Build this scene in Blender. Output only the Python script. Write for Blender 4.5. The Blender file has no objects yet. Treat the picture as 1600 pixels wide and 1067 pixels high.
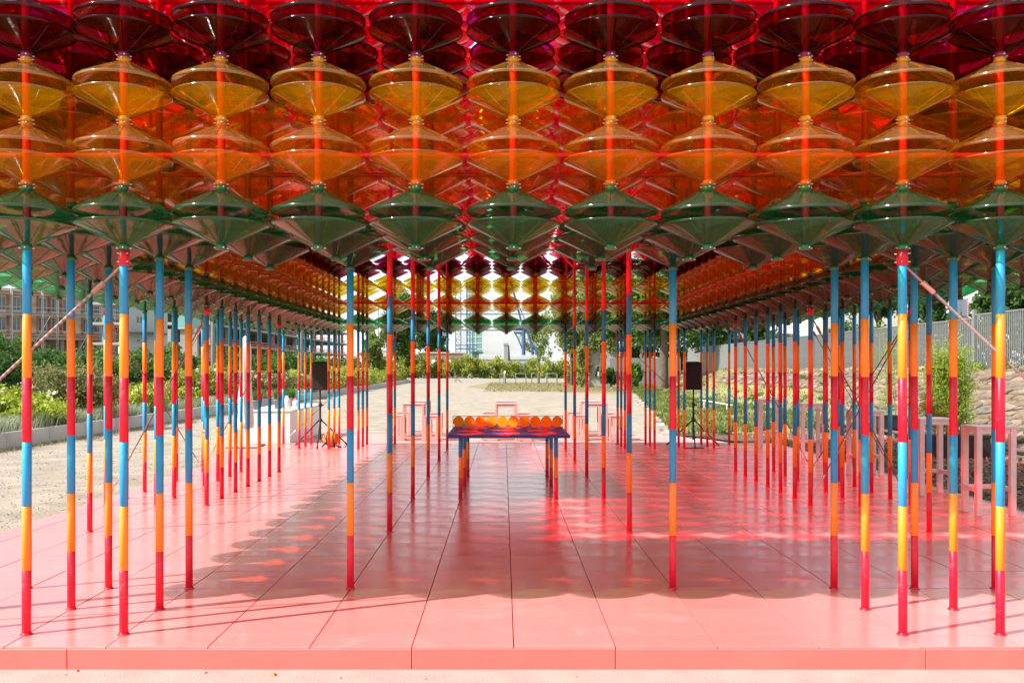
import bpy, math, random
import numpy as np
from mathutils import Vector, Matrix
random.seed(7); rng = np.random.default_rng(7)
C = bpy.context.scene.collection
S = bpy.context.scene
M = 0.4                     # one pole module in metres; all layout below is in modules
H = 4.155                   # eye height above the deck, modules
F = 1463.0                  # focal length in photograph pixels
VX, VY = 786.7, 575.0       # vanishing point of the depth lines in the photograph
P = 1.5215                  # pole spacing
AX = 0.153                  # pavilion axis
Z0 = 14.63                  # first row of poles
GZ = -0.335                 # ground level
def colX(c): return AX + P*c
def rowZ(r): return Z0 + P*r

# ------------------------------------------------------------------ camera, sky, sun
cam = bpy.data.cameras.new('camera'); cam_o = bpy.data.objects.new('camera', cam); C.objects.link(cam_o)
cam_o.location = (0, 0, H*M); cam_o.rotation_euler = (math.radians(90), 0, 0)
cam.sensor_width = 36; cam.lens = F/1600*36
cam.shift_x = (800-VX)/1600; cam.shift_y = (VY-533.5)/1600
cam.clip_start = 0.05; cam.clip_end = 6000
S.camera = cam_o
SUN_EL = math.radians(42.5); SUN_DIR2 = (-0.905, -0.425)          # the sun stands to the left and behind the camera
SUN_AZ = math.atan2(SUN_DIR2[0], SUN_DIR2[1])
world = bpy.data.worlds.new('World'); S.world = world; world.use_nodes = True
nt = world.node_tree; nt.nodes.clear()
sky = nt.nodes.new('ShaderNodeTexSky'); sky.sky_type = 'NISHITA'; sky.sun_disc = False
sky.sun_elevation = SUN_EL; sky.sun_rotation = SUN_AZ; sky.dust_density = 2.0; sky.air_density = 1.0
tc = nt.nodes.new('ShaderNodeTexCoord')
mp = nt.nodes.new('ShaderNodeMapping'); mp.inputs['Scale'].default_value = (1.6, 1.6, 4.0)
nz = nt.nodes.new('ShaderNodeTexNoise'); nz.inputs['Scale'].default_value = 2.2; nz.inputs['Detail'].default_value = 7
rmp = nt.nodes.new('ShaderNodeValToRGB'); rmp.color_ramp.elements[0].position = .34; rmp.color_ramp.elements[1].position = .62
cm = nt.nodes.new('ShaderNodeMix'); cm.data_type = 'RGBA'
cm.inputs['B'].default_value = (8.2, 8.35, 8.6, 1)
bg = nt.nodes.new('ShaderNodeBackground'); bg.inputs['Strength'].default_value = 0.085
wo = nt.nodes.new('ShaderNodeOutputWorld')
L = nt.links.new
L(tc.outputs['Generated'], mp.inputs['Vector']); L(mp.outputs['Vector'], nz.inputs['Vector']); L(nz.outputs['Fac'], rmp.inputs['Fac'])
L(rmp.outputs['Color'], cm.inputs['Factor']); L(sky.outputs['Color'], cm.inputs['A']); L(cm.outputs['Result'], bg.inputs['Color'])
L(bg.outputs['Background'], wo.inputs['Surface'])
sun = bpy.data.lights.new('sun', 'SUN'); sun.energy = 4.6; sun.angle = math.radians(0.53); sun.color = (1.0, 0.94, 0.85)
sun_o = bpy.data.objects.new('sun', sun); C.objects.link(sun_o)
sd = Vector((SUN_DIR2[0]*math.cos(SUN_EL), SUN_DIR2[1]*math.cos(SUN_EL), math.sin(SUN_EL)))
sun_o.rotation_euler = sd.to_track_quat('Z', 'Y').to_euler(); sun_o.location = (0, 0, 30)
S.render.engine = 'CYCLES'
S.view_settings.view_transform = 'Standard'; S.view_settings.look = 'None'
S.view_settings.exposure = 1.15; S.view_settings.gamma = 1.0
S.view_settings.use_curve_mapping = False
cy = S.cycles
cy.max_bounces = 10; cy.diffuse_bounces = 4; cy.glossy_bounces = 5; cy.transmission_bounces = 4; cy.transparent_max_bounces = 40
cy.use_denoising = True; cy.caustics_reflective = False; cy.caustics_refractive = False
cy.sample_clamp_indirect = 6.0

# ------------------------------------------------------------------ helpers
class MB:
    """collects shapes (in modules) and links them as one mesh object"""
    def __init__(s): s.v = []; s.f = []; s.m = []; s.sm = []
    def add(s, vs, fs, mat=0, smooth=False):
        b = len(s.v); s.v.extend([tuple(p) for p in vs])
        for f in fs: s.f.append(tuple(i+b for i in f)); s.m.append(mat); s.sm.append(smooth)
    def box(s, a, b, mat=0, rot=None):
        (x0, y0, z0), (x1, y1, z1) = a, b
        vs = [(x0,y0,z0),(x1,y0,z0),(x1,y1,z0),(x0,y1,z0),(x0,y0,z1),(x1,y0,z1),(x1,y1,z1),(x0,y1,z1)]
        if rot: vs = [rot @ Vector(v) for v in vs]
        s.add(vs, [(0,3,2,1),(4,5,6,7),(0,1,5,4),(1,2,6,5),(2,3,7,6),(3,0,4,7)], mat)
    def bbox(s, a, b, c=0.02, mat=0):
        """box with chamfered edges"""
        (x0, y0, z0), (x1, y1, z1) = a, b
        vs = []; idx = {}
        for ix, X in enumerate((x0, x1)):
            for iy, Y in enumerate((y0, y1)):
                for iz, Z in enumerate((z0, z1)):
                    sx = c if ix == 0 else -c; sy = c if iy == 0 else -c; sz = c if iz == 0 else -c
                    for k, p in enumerate(((X, Y+sy, Z+sz), (X+sx, Y, Z+sz), (X+sx, Y+sy, Z))):
                        idx[(ix,iy,iz,k)] = len(vs); vs.append(p)
        g = lambda *a: idx[a]
        fs = []
        for i in (0, 1):
            fs.append([g(i,0,0,0), g(i,1,0,0), g(i,1,1,0), g(i,0,1,0)][::(-1 if i == 0 else 1)])
            fs.append([g(0,i,0,1), g(1,i,0,1), g(1,i,1,1), g(0,i,1,1)][::(1 if i == 0 else -1)])
            fs.append([g(0,0,i,2), g(1,0,i,2), g(1,1,i,2), g(0,1,i,2)][::(-1 if i == 0 else 1)])
            for j in (0, 1):
                fs.append([g(i,j,0,0), g(i,j,1,0), g(i,j,1,1), g(i,j,0,1)])
                fs.append([g(i,0,j,0), g(i,1,j,0), g(i,1,j,2), g(i,0,j,2)])
                fs.append([g(0,i,j,1), g(1,i,j,1), g(1,i,j,2), g(0,i,j,2)])
                for k in (0, 1): fs.append([g(i,j,k,0), g(i,j,k,1), g(i,j,k,2)])
        s.add(vs, fs, mat)
    def tube(s, p0, p1, r0, r1=None, n=10, mat=0, cap=True):
        r1 = r0 if r1 is None else r1
        p0 = Vector(p0); p1 = Vector(p1); d = (p1-p0).normalized()
        u = d.orthogonal().normalized(); w = d.cross(u)
        if abs(d.z) > .999: u = Vector((1,0,0)); w = d.cross(u)
        vs = []
        for p, r in ((p0, r0), (p1, r1)):
            for k in range(n):
                a = 2*math.pi*k/n; vs.append(p + (u*math.cos(a) + w*math.sin(a))*r)
        s.add(vs, [(k, (k+1) % n, n+(k+1) % n, n+k) for k in range(n)], mat, True)
        if cap:
            s.add(vs[:n], [tuple(range(n))[::-1]], mat); s.add(vs[n:], [tuple(range(n))], mat)
    def path(s, pts, r, n=8, mat=0):
        for i, (a, b) in enumerate(zip(pts[:-1], pts[1:])): s.tube(a, b, r if not callable(r) else r(i/(len(pts)-1)), r if not callable(r) else r((i+1)/(len(pts)-1)), n, mat)
    def lathe(s, prof, n=24, mat=0, c=(0,0,0), smooth=True):
        vs = []
        for r, z in prof:
            for k in range(n):
                a = 2*math.pi*k/n; vs.append((c[0]+r*math.cos(a), c[1]+r*math.sin(a), c[2]+z))
        fs = [(i*n+k, i*n+(k+1) % n, (i+1)*n+(k+1) % n, (i+1)*n+k) for i in range(len(prof)-1) for k in range(n)]
        s.add(vs, fs, mat, smooth)
    def mesh(s, name, mats):
        me = bpy.data.meshes.new(name)
        v = np.array(s.v, dtype=np.float64)*M
        me.from_pydata([tuple(p) for p in v], [], s.f)
        for m in (mats if isinstance(mats, (list, tuple)) else [mats]): me.materials.append(m)
        me.polygons.foreach_set('material_index', s.m); me.polygons.foreach_set('use_smooth', s.sm)
        me.update(); return me
    def build(s, name, mats, parent=None, loc=(0,0,0), rz=0):
        return put(name, s.mesh(name, mats), parent, loc, rz)

def put(name, me, parent=None, loc=(0,0,0), rz=0):
    o = bpy.data.objects.new(name, me); C.objects.link(o)
    o.location = (loc[0]*M, loc[1]*M, loc[2]*M); o.rotation_euler = (0, 0, rz)
    if parent is not None: o.parent = parent
    return o
def tag(o, label=None, cat=None, group=None, kind=None):
    if label: o['label'] = label
    if cat: o['category'] = cat
    if group: o['group'] = group
    if kind: o['kind'] = kind
    return o
def thing(name, label, cat, loc=(0,0,0), rz=0, group=None):
    o = put(name, None, None, loc, rz); return tag(o, label, cat, group)
def struct(o): o['kind'] = 'structure'; return o
def raw_mesh(name, V, Fq, mats, mi=None, smooth=False):
    """numpy quads or tris to a mesh; V already in modules"""
    me = bpy.data.meshes.new(name); V = np.asarray(V, dtype=np.float32)*M; Fq = np.asarray(Fq, dtype=np.int32); k = Fq.shape[1]
    me.vertices.add(len(V)); me.vertices.foreach_set('co', V.ravel())
    me.loops.add(Fq.size); me.loops.foreach_set('vertex_index', Fq.ravel())
    me.polygons.add(len(Fq)); me.polygons.foreach_set('loop_start', np.arange(len(Fq), dtype=np.int32)*k); me.polygons.foreach_set('loop_total', np.full(len(Fq), k, dtype=np.int32))
    for m in (mats if isinstance(mats, (list, tuple)) else [mats]): me.materials.append(m)
    if mi is not None: me.polygons.foreach_set('material_index', np.asarray(mi, dtype=np.int32))
    me.polygons.foreach_set('use_smooth', np.full(len(Fq), smooth))
    me.update(calc_edges=True); return me

# ------------------------------------------------------------------ materials
def mat(name, col, rough=.5, metal=0.0, spec=.5, noise=None, bump=None, island=None, rvar=None, orand=0, dust=None):
    """noise=(scale, dark factor, light factor[, detail]); bump=(scale, strength)"""
    m = bpy.data.materials.new(name); m.use_nodes = True; n = m.node_tree.nodes; l = m.node_tree.links.new
    b = n['Principled BSDF']; b.inputs['Roughness'].default_value = rough; b.inputs['Metallic'].default_value = metal
    b.inputs['Specular IOR Level'].default_value = spec
    b.inputs['Base Color'].default_value = (*col, 1)
    t = n.new('ShaderNodeTexCoord'); src = None
    if noise:
        x = n.new('ShaderNodeTexNoise'); x.inputs['Scale'].default_value = noise[0]; x.inputs['Detail'].default_value = noise[3] if len(noise) > 3 else 6
        l(t.outputs['Object'], x.inputs['Vector'])
        r = n.new('ShaderNodeValToRGB'); r.color_ramp.elements[0].position = .3; r.color_ramp.elements[1].position = .7
        r.color_ramp.elements[0].color = (*[c*noise[1] for c in col], 1); r.color_ramp.elements[1].color = (*[min(1, c*noise[2]) for c in col], 1)
        l(x.outputs['Fac'], r.inputs['Fac']); src = r.outputs['Color']
    if island:
        g = n.new('ShaderNodeNewGeometry'); r2 = n.new('ShaderNodeValToRGB')
        for i, c in enumerate(island):
            if i < 2: e = r2.color_ramp.elements[i]; e.position = i/(len(island)-1)
            else: e = r2.color_ramp.elements.new(i/(len(island)-1))
            e.color = (*c, 1)
        # elements 0 and 1 were placed at the ends of a two-colour ramp; re-space them
        for i, e in enumerate(sorted(r2.color_ramp.elements, key=lambda e: e.position)): pass
        l(g.outputs['Random Per Island'], r2.inputs['Fac'])
        if src is not None:
            mx = n.new('ShaderNodeMix'); mx.data_type = 'RGBA'; mx.inputs['Factor'].default_value = .5
            l(src, mx.inputs['A']); l(r2.outputs['Color'], mx.inputs['B']); src = mx.outputs['Result']
        else: src = r2.outputs['Color']
    if dust:
        dn = n.new('ShaderNodeTexNoise'); dn.inputs['Scale'].default_value = dust[0]; dn.inputs['Detail'].default_value = 9; dn.inputs['Roughness'].default_value = .68; dn.inputs['Distortion'].default_value = 1.2
        l(t.outputs['Object'] if len(dust) < 4 else n.new('ShaderNodeNewGeometry').outputs['Position'], dn.inputs['Vector'])
        dr = n.new('ShaderNodeMapRange'); dr.inputs['From Min'].default_value = .54; dr.inputs['From Max'].default_value = .78; dr.inputs['To Max'].default_value = dust[1]
        l(dn.outputs['Fac'], dr.inputs['Value']); dm = n.new('ShaderNodeMix'); dm.data_type = 'RGBA'; dm.inputs['B'].default_value = (*dust[2], 1)
        if src is None: dm.inputs['A'].default_value = (*col, 1)
        else: l(src, dm.inputs['A'])
        l(dr.outputs['Result'], dm.inputs['Factor']); src = dm.outputs['Result']
    if orand:
        oi = n.new('ShaderNodeObjectInfo'); om = n.new('ShaderNodeMapRange'); om.inputs['To Min'].default_value = 1-orand; om.inputs['To Max'].default_value = 1+orand
        l(oi.outputs['Random'], om.inputs['Value']); hs = n.new('ShaderNodeHueSaturation'); hs.inputs['Color'].default_value = (*col, 1)
        l(om.outputs['Result'], hs.inputs['Value'])
        if src is not None: l(src, hs.inputs['Color'])
        src = hs.outputs['Color']
    if src is not None: l(src, b.inputs['Base Color'])
    if rvar:
        x2 = n.new('ShaderNodeTexNoise'); x2.inputs['Scale'].default_value = rvar[0]; x2.inputs['Detail'].default_value = 5
        l(t.outputs['Object'], x2.inputs['Vector']); mr = n.new('ShaderNodeMapRange')
        mr.inputs['From Min'].default_value = .3; mr.inputs['From Max'].default_value = .7; mr.inputs['To Min'].default_value = rvar[1]; mr.inputs['To Max'].default_value = rvar[2]
        l(x2.outputs['Fac'], mr.inputs['Value']); l(mr.outputs['Result'], b.inputs['Roughness'])
    if bump:
        x3 = n.new('ShaderNodeTexNoise'); x3.inputs['Scale'].default_value = bump[0]; x3.inputs['Detail'].default_value = 8
        l(t.outputs['Object'], x3.inputs['Vector']); bp = n.new('ShaderNodeBump'); bp.inputs['Strength'].default_value = bump[1]; bp.inputs['Distance'].default_value = .02
        l(x3.outputs['Fac'], bp.inputs['Height']); l(bp.outputs['Normal'], b.inputs['Normal'])
    return m
def leaf_mat(name, c1, c2, c3=None, trans=.45):
    m = bpy.data.materials.new(name); m.use_nodes = True; n = m.node_tree.nodes; l = m.node_tree.links.new
    n.clear(); o = n.new('ShaderNodeOutputMaterial')
    g = n.new('ShaderNodeNewGeometry'); r = n.new('ShaderNodeValToRGB'); r.color_ramp.elements[0].color = (*c1, 1); r.color_ramp.elements[1].color = (*c2, 1)
    if c3: e = r.color_ramp.elements.new(.88); e.color = (*c2, 1); r.color_ramp.elements[-1].color = (*c3, 1)
    l(g.outputs['Random Per Island'], r.inputs['Fac'])
    p = n.new('ShaderNodeBsdfPrincipled'); p.inputs['Roughness'].default_value = .55; p.inputs['Specular IOR Level'].default_value = .25
    t = n.new('ShaderNodeBsdfTranslucent'); mx = n.new('ShaderNodeMixShader'); mx.inputs['Fac'].default_value = trans
    l(r.outputs['Color'], p.inputs['Base Color']); l(r.outputs['Color'], t.inputs['Color'])
    l(p.outputs['BSDF'], mx.inputs[1]); l(t.outputs['BSDF'], mx.inputs[2]); l(mx.outputs['Shader'], o.inputs['Surface'])
    return m
def acrylic(name, tint, body=.05, gloss=1.0, dusty=0.0):
    """thin sheet of clear coloured acrylic: tinted see-through, glossy more at a slant, a trace of dusty body"""
    m = bpy.data.materials.new(name); m.use_nodes = True; n = m.node_tree.nodes; l = m.node_tree.links.new
    n.clear(); o = n.new('ShaderNodeOutputMaterial')
    tr = n.new('ShaderNodeBsdfTransparent'); tr.inputs['Color'].default_value = (*tint, 1)
    gl = n.new('ShaderNodeBsdfGlossy')
    oi = n.new('ShaderNodeObjectInfo'); orr = n.new('ShaderNodeMapRange'); orr.inputs['To Min'].default_value = .93; orr.inputs['To Max'].default_value = 1.05
    ohs = n.new('ShaderNodeHueSaturation'); ohs.inputs['Color'].default_value = (*tint, 1); l(oi.outputs['Random'], orr.inputs['Value']); l(orr.outputs['Result'], ohs.inputs['Value']); l(ohs.outputs['Color'], tr.inputs['Color'])
    gx = n.new('ShaderNodeTexCoord'); gn_ = n.new('ShaderNodeTexNoise'); gn_.inputs['Scale'].default_value = 22; gn_.inputs['Detail'].default_value = 6; gm = n.new('ShaderNodeMapRange'); gm.inputs['From Min'].default_value = .35; gm.inputs['From Max'].default_value = .7; gm.inputs['To Min'].default_value = .03; gm.inputs['To Max'].default_value = .16
    l(gx.outputs['Object'], gn_.inputs['Vector']); l(gn_.outputs['Fac'], gm.inputs['Value']); l(gm.outputs['Result'], gl.inputs['Roughness'])
    tl = n.new('ShaderNodeBsdfTranslucent'); df = n.new('ShaderNodeBsdfDiffuse')
    bc = tuple(min(.9, math.sqrt(c)) for c in tint); bc = BODY[name.split()[0]]
    tl.inputs['Color'].default_value = (*bc, 1); df.inputs['Color'].default_value = (*bc, 1)
    b1 = n.new('ShaderNodeMixShader'); b1.inputs['Fac'].default_value = .5; l(tl.outputs[0], b1.inputs[1]); l(df.outputs[0], b1.inputs[2])
    b2 = n.new('ShaderNodeMixShader'); b2.inputs['Fac'].default_value = body; l(tr.outputs[0], b2.inputs[1]); l(b1.outputs[0], b2.inputs[2])
    if dusty:
        dd = n.new('ShaderNodeBsdfDiffuse'); dd.inputs['Color'].default_value = (.46, .38, .33, 1); dt = n.new('ShaderNodeTexCoord'); dn = n.new('ShaderNodeTexNoise'); dn.inputs['Scale'].default_value = 9; dn.inputs['Detail'].default_value = 7
        dm = n.new('ShaderNodeMapRange'); dm.inputs['From Min'].default_value = .3; dm.inputs['From Max'].default_value = .7; dm.inputs['To Min'].default_value = dusty*.5; dm.inputs['To Max'].default_value = dusty*1.5
        l(dt.outputs['Object'], dn.inputs['Vector']); l(dn.outputs['Fac'], dm.inputs['Value'])
        b4 = n.new('ShaderNodeMixShader'); l(dm.outputs['Result'], b4.inputs['Fac']); l(b2.outputs[0], b4.inputs[1]); l(dd.outputs[0], b4.inputs[2]); b2 = b4
    lw = n.new('ShaderNodeLayerWeight'); lw.inputs['Blend'].default_value = .5
    pw = n.new('ShaderNodeMath'); pw.operation = 'POWER'; pw.inputs[1].default_value = 4.0
    ml = n.new('ShaderNodeMath'); ml.operation = 'MULTIPLY_ADD'; ml.inputs[1].default_value = .85*gloss; ml.inputs[2].default_value = .072*gloss
    l(lw.outputs['Facing'], pw.inputs[0]); l(pw.outputs[0], ml.inputs[0])
    tx = n.new('ShaderNodeTexCoord'); nz = n.new('ShaderNodeTexNoise'); nz.inputs['Scale'].default_value = 7; bp = n.new('ShaderNodeBump'); bp.inputs['Strength'].default_value = .12; bp.inputs['Distance'].default_value = .02
    l(tx.outputs['Object'], nz.inputs['Vector']); l(nz.outputs['Fac'], bp.inputs['Height']); l(bp.outputs['Normal'], gl.inputs['Normal'])
    b3 = n.new('ShaderNodeMixShader'); l(ml.outputs[0], b3.inputs['Fac']); l(b2.outputs[0], b3.inputs[1]); l(gl.outputs[0], b3.inputs[2])
    l(b3.outputs[0], o.inputs['Surface'])
    return m
BODY = {'green': (.006,.44,.17), 'orange': (.97,.42,.012), 'yellow': (.98,.58,.008), 'purple': (.20,.01,.06), 'red': (.78,.012,.11)}
RED = (.66, .003, .028); ORANGE = (.92, .26, .012); BLUE = (.012, .30, .60)
m_red = mat('red paint', RED, .38, noise=(9, .95, 1.04), orand=.05, dust=(14, .22, (.55,.48,.44)), rvar=(12, .28, .5)); m_orange = mat('orange paint', ORANGE, .38, noise=(9, .96, 1.03), orand=.05, dust=(14, .22, (.55,.48,.44)), rvar=(12, .28, .5)); m_blue = mat('blue paint', BLUE, .38, noise=(9, .95, 1.05), orand=.05, dust=(14, .22, (.55,.48,.44)), rvar=(12, .28, .5))
m_steel = mat('zinc steel', (.62, .62, .62), .3, .9)
m_dark = mat('dark steel', (.05, .045, .04), .45, .3)
m_pink = mat('pink deck paint', (.84, .195, .185), .28, spec=.42, noise=(1.3, .93, 1.05), bump=(3.5, .05), rvar=(2.2, .13, .33), orand=.05, dust=(1.1, .42, (.80, .43, .39), 1))
m_fascia = mat('pink fascia paint', (.80, .14, .12), .4, noise=(2, .96, 1.03), orand=.04, dust=(2.2, .25, (.70,.26,.21)))
m_under = mat('deck underside', (.10, .05, .045), .8)
m_pinkwood_lit = mat('pink painted wood lit copy', (.80, .65, .61), .45, orand=.06, noise=(6, .90, 1.05), bump=(30, .1))  # furniture paint lightened, side light put into the colour
m_pinkwood_shaded = mat('pink painted wood shaded copy', (.58, .30, .275), .45, orand=.06, noise=(6, .90, 1.05), bump=(30, .1))  # same furniture paint, darkened to stand for shaded fronts
m_pinkpad = mat('pink painted gravel', (.50, .26, .235), .9, noise=(5, .86, 1.06, 9), bump=(60, .4), dust=(.7, .4, (.48,.31,.275)))
SHEET = {'green': ((.05, .53, .23), .11, .85), 'orange': ((.93, .62, .018), .19), 'yellow': ((.94, .83, .012), .17), 'purple': ((.28, .002, .085), .02, .36), 'red': ((.84, .006, .11), .10)}
AC = {k: acrylic(k+' acrylic', *v) for k, v in SHEET.items()}
ACU = {k: acrylic(k+' acrylic under dust', *v, dusty={'purple': .02, 'green': .025}.get(k, .06)) for k, v in SHEET.items()}
COL_COLLAR = {'green': mat('green collar', (.02, .16, .07), .35), 'orange': mat('orange collar', (.65, .18, .02), .35), 'yellow': mat('yellow collar', (.7, .40, .02), .35),
              'purple': mat('purple collar', (.22, .02, .12), .35), 'red': mat('red collar', (.5, .01, .03), .35)}
LAYERS = ['green', 'orange', 'yellow', 'purple', 'red', 'red']

# ------------------------------------------------------------------ the setting: ground
def sheet(name, poly, z, m):
    b = MB(); b.add([(x, y, z) for x, y in poly], [tuple(range(len(poly)))]); return struct(b.build(name, m))
m_ground = mat('far ground', (.20, .20, .12), .95, noise=(.05, .8, 1.2))
m_gravel = mat('sandy gravel', (.29, .25, .20), .95, noise=(1.6, .68, 1.14, 12), bump=(25, .9), dust=(.16, .65, (.20,.175,.125)))
sheet('ground', [(-4000,-600),(4000,-600),(4000,9000),(-4000,9000)], GZ-.03, m_ground)
sheet('gravel_yard', [(-27.6,-40),(27,-40),(27,62),(11.4,63),(22.5,160),(30,292),(-29.5,292),(-27.6,150)], GZ-.015, m_gravel)
sheet('pink_forecourt', [(-40,-30),(40,-30),(40,13.99),(-40,13.99)], GZ, m_pinkpad)
sheet('pink_pad', [(-12.4,51.9),(15,51.9),(11.2,64.0),(-12.4,64.0)], GZ, m_pinkpad)
m_drygrass = mat('dry turf', (.21, .185, .085), .95, noise=(.9, .7, 1.2, 8), bump=(20, .8))
sheet('grass_verge', [(-4,198),(6,182),(21,160),(24,170),(34,292),(-5,292),(-9,225)], GZ-.006, m_drygrass)
m_mulch = mat('bark mulch', (.10, .062, .04), .95, noise=(7, .5, 1.5, 10), bump=(40, 1.0))
sheet('mulch_bed', [(15.35,8),(27,8),(27,62.5),(11.4,62.8),(15.35,52.2)], GZ+.10, m_mulch)

def toeX(Z):
    if Z < 140: return 25.0
    return 25.0 + (Z-140)*.12
def bankh(X, Z):
    t = min(1, max(0, (X-toeX(Z))/9.0))
    h = GZ+.05 + (4.0-GZ)*t
    if Z > 62: h = max(h, GZ+.02 + .5*min(1, max(0, (X-(11.3+(Z-63)*.115))/9)))
    return h
m_bank = mat('weedy bank soil', (.20, .19, .075), .95, noise=(.8, .6, 1.25, 9), bump=(15, 1.0))
Zs = list(np.arange(8, 64, 2.0)) + list(np.arange(64, 320, 4.0)); nX = 30
bv = []; 
for Z in Zs:
    x0 = 25.0 if Z <= 62 else 11.3+(Z-63)*.115
    for i in range(nX):
        X = x0 + (toeX(Z)+9.5-x0)*i/(nX-3) if i < nX-2 else toeX(Z)+9.5+(40 if i == nX-2 else 300)
        bv.append((X, Z, bankh(X, Z) + (rng.normal(0, .05) if i < nX-2 else 0)))
bf = [(j*nX+i, j*nX+i+1, (j+1)*nX+i+1, (j+1)*nX+i) for j in range(len(Zs)-1) for i in range(nX-1)]
struct(put('grass_bank', raw_mesh('grass_bank', bv, bf, m_bank, smooth=True)))
# left planting bed soil
m_soil = mat('planting soil', (.11, .08, .05), .95, noise=(4, .6, 1.3, 8), bump=(20, .8))
sheet('planting_bed', [(-28.0,20),(-46,20),(-46,292),(-29.8,292),(-28.0,150)], .50, m_soil)

# ------------------------------------------------------------------ the deck
deck = struct(thing('deck', None, None)); 
DL, DR, DF, DB = -12.75, 15.0, 13.97, 51.92
b = MB(); b.box((DL+.05, DF+.05, GZ-.1), (DR-.05, DB-.05, -.06)); o = b.build('deck_frame', m_under, deck)
xs = [DL] + [colX(c) for c in range(-8, 10)] + [DR]
zs = [DF] + [rowZ(r) for r in range(0, 25)] + [DB]
panels = []
for i in range(len(xs)-1):
    for j in range(len(zs)-1):
        if xs[i+1]-xs[i] < .05: continue
        a = ((xs[i]+xs[i+1])/2, (zs[j]+zs[j+1])/2)
        sx = VX + a[0]*F/a[1]; size = (xs[i+1]-xs[i])*(zs[j+1]-zs[j])/a[1]**3
        if not -150 < sx < 1750: size *= .02
        panels.append((size, i, j))
panels.sort(reverse=True)
cache = {}; rest = MB()
for k, (size, i, j) in enumerate(panels):
    w = xs[i+1]-xs[i]; d = zs[j+1]-zs[j]; dz = rng.uniform(-.0035, .0035)
    g = .0075; gc = .0024
    if k < 300:
        key = (round(w, 3), round(d, 3))
        if key not in cache:
            q = MB(); q.bbox((g, gc, -.05), (w-g, d-gc, 0), .004); cache[key] = q.mesh('deck_panel', m_pink)
        put('deck_panel', cache[key], deck, (xs[i], zs[j], dz))
    else: rest.bbox((xs[i]+g, zs[j]+gc, -.05+dz), (xs[i+1]-g, zs[j+1]-gc, dz), .004)
tag(rest.build('deck_panels', m_pink, deck), kind='stuff')
fx = [DL, -6.51, -1.37, 1.67, 6.3, 10.9, DR]
for x0, x1 in zip(fx[:-1], fx[1:]):
    q = MB(); q.bbox((x0+.006, DF-.012, GZ-.02), (x1-.006, DF+.03, -.03+rng.uniform(-.004, .004)), .006); q.build('fascia_board', m_fascia, deck)
    q = MB(); q.bbox((x0+.006, DB-.03, GZ-.02), (x1-.006, DB+.012, -.03), .006); q.build('fascia_board', m_fascia, deck)
q = MB(); q.bbox((DL-.012, DF+.03, GZ-.02), (DL+.03, DB-.03, -.03), .006); q.build('fascia_board', m_fascia, deck)
# concrete kerb on the right of the deck
m_conc = mat('concrete', (.30, .285, .26), .9, noise=(3, .8, 1.12, 9), bump=(30, .4))
kerb = struct(thing('deck_kerb', None, None))
for k in range(19):
    q = MB(); q.bbox((DR+.03, 14+2*k+.012, GZ-.05), (DR+.42, 14+2*k+1.988, -.06+rng.uniform(-.015, .015)), .02); q.build('kerb_stone', m_conc, kerb)

# ------------------------------------------------------------------ the pavilion
pav = thing('pavilion', 'open pavilion of striped poles carrying a canopy of stacked coloured clear double cones', 'pavilion', (AX, Z0, 0))
def loc(c, r, z=0): return (P*c, P*r, z)      # in pavilion space
# pole tubes
def tube_mesh(m, name='tube'):
    q = MB(); R = .067
    q.lathe([(R-.006, .001), (R, .007), (R, .993), (R-.006, .999)], 18); return q.mesh(name, m)
TM = {0: tube_mesh(m_red), 1: tube_mesh(m_orange), 2: tube_mesh(m_blue)}
q = MB(); q.lathe([(.001,.006),(.095,.006),(.095,0),(.001,0)], 18); q.lathe([(.075,.006),(.075,.03),(.066,.03)], 18); FOOT = q.mesh('foot', m_red)
q = MB(); q.lathe([(.066,5.76),(.086,5.76),(.086,5.995),(.066,5.995)], 18)
for zz in (5.81, 5.94):
    for a in (0, 1, 2, 3):
        d = Vector((math.cos(a*math.pi/2+.5), math.sin(a*math.pi/2+.5), 0)); q.tube(d*.08+Vector((0,0,zz)), d*.12+Vector((0,0,zz)), .016, .008, 6, 1)
STAYC = q.mesh('stay_collar', [m_red, m_steel])
q = MB(); q.tube((0,0,6.0), (0,0,10.05), .067, n=18); TALL = q.mesh('tall_tube', m_red)
def is_wall(c, r): return r <= 2 or r >= 22 or abs(c) >= 6
poles = []
for sgn in (-1, 1):
    for r in range(0, 3):
        for c in (4, 5, 6): poles.append((sgn*c, r))
    poles += [(sgn*7, 6), (sgn*8, 0)]
    poles += [(sgn*2, r) for r in (2, 6, 10, 14, 18, 22)]
    poles += [(sgn*c, r) for c in (6, 7, 8) for r in range(9, 16)]
    poles += [(sgn*c, r) for c in (4, 5, 6, 7) for r in (22, 23, 24)] + [(sgn*8, 24)]
stays_top = {(s*c, r) for s in (-1, 1) for c, r in ((4,0),(6,9),(8,9),(6,15),(8,15),(4,24))}
for c, r in poles:
    p = put('pole', FOOT, pav, loc(c, r)); p.rotation_euler = (rng.normal(0,.0012), rng.normal(0,.0012), rng.uniform(0, 6))
    for k in range(6): put('tube', TM[k % 3], p, (0, 0, k))
    if (c, r) in stays_top: put('stay_collar', STAYC, p)
    if not is_wall(c, r): put('tall_tube', TALL, p)
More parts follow.
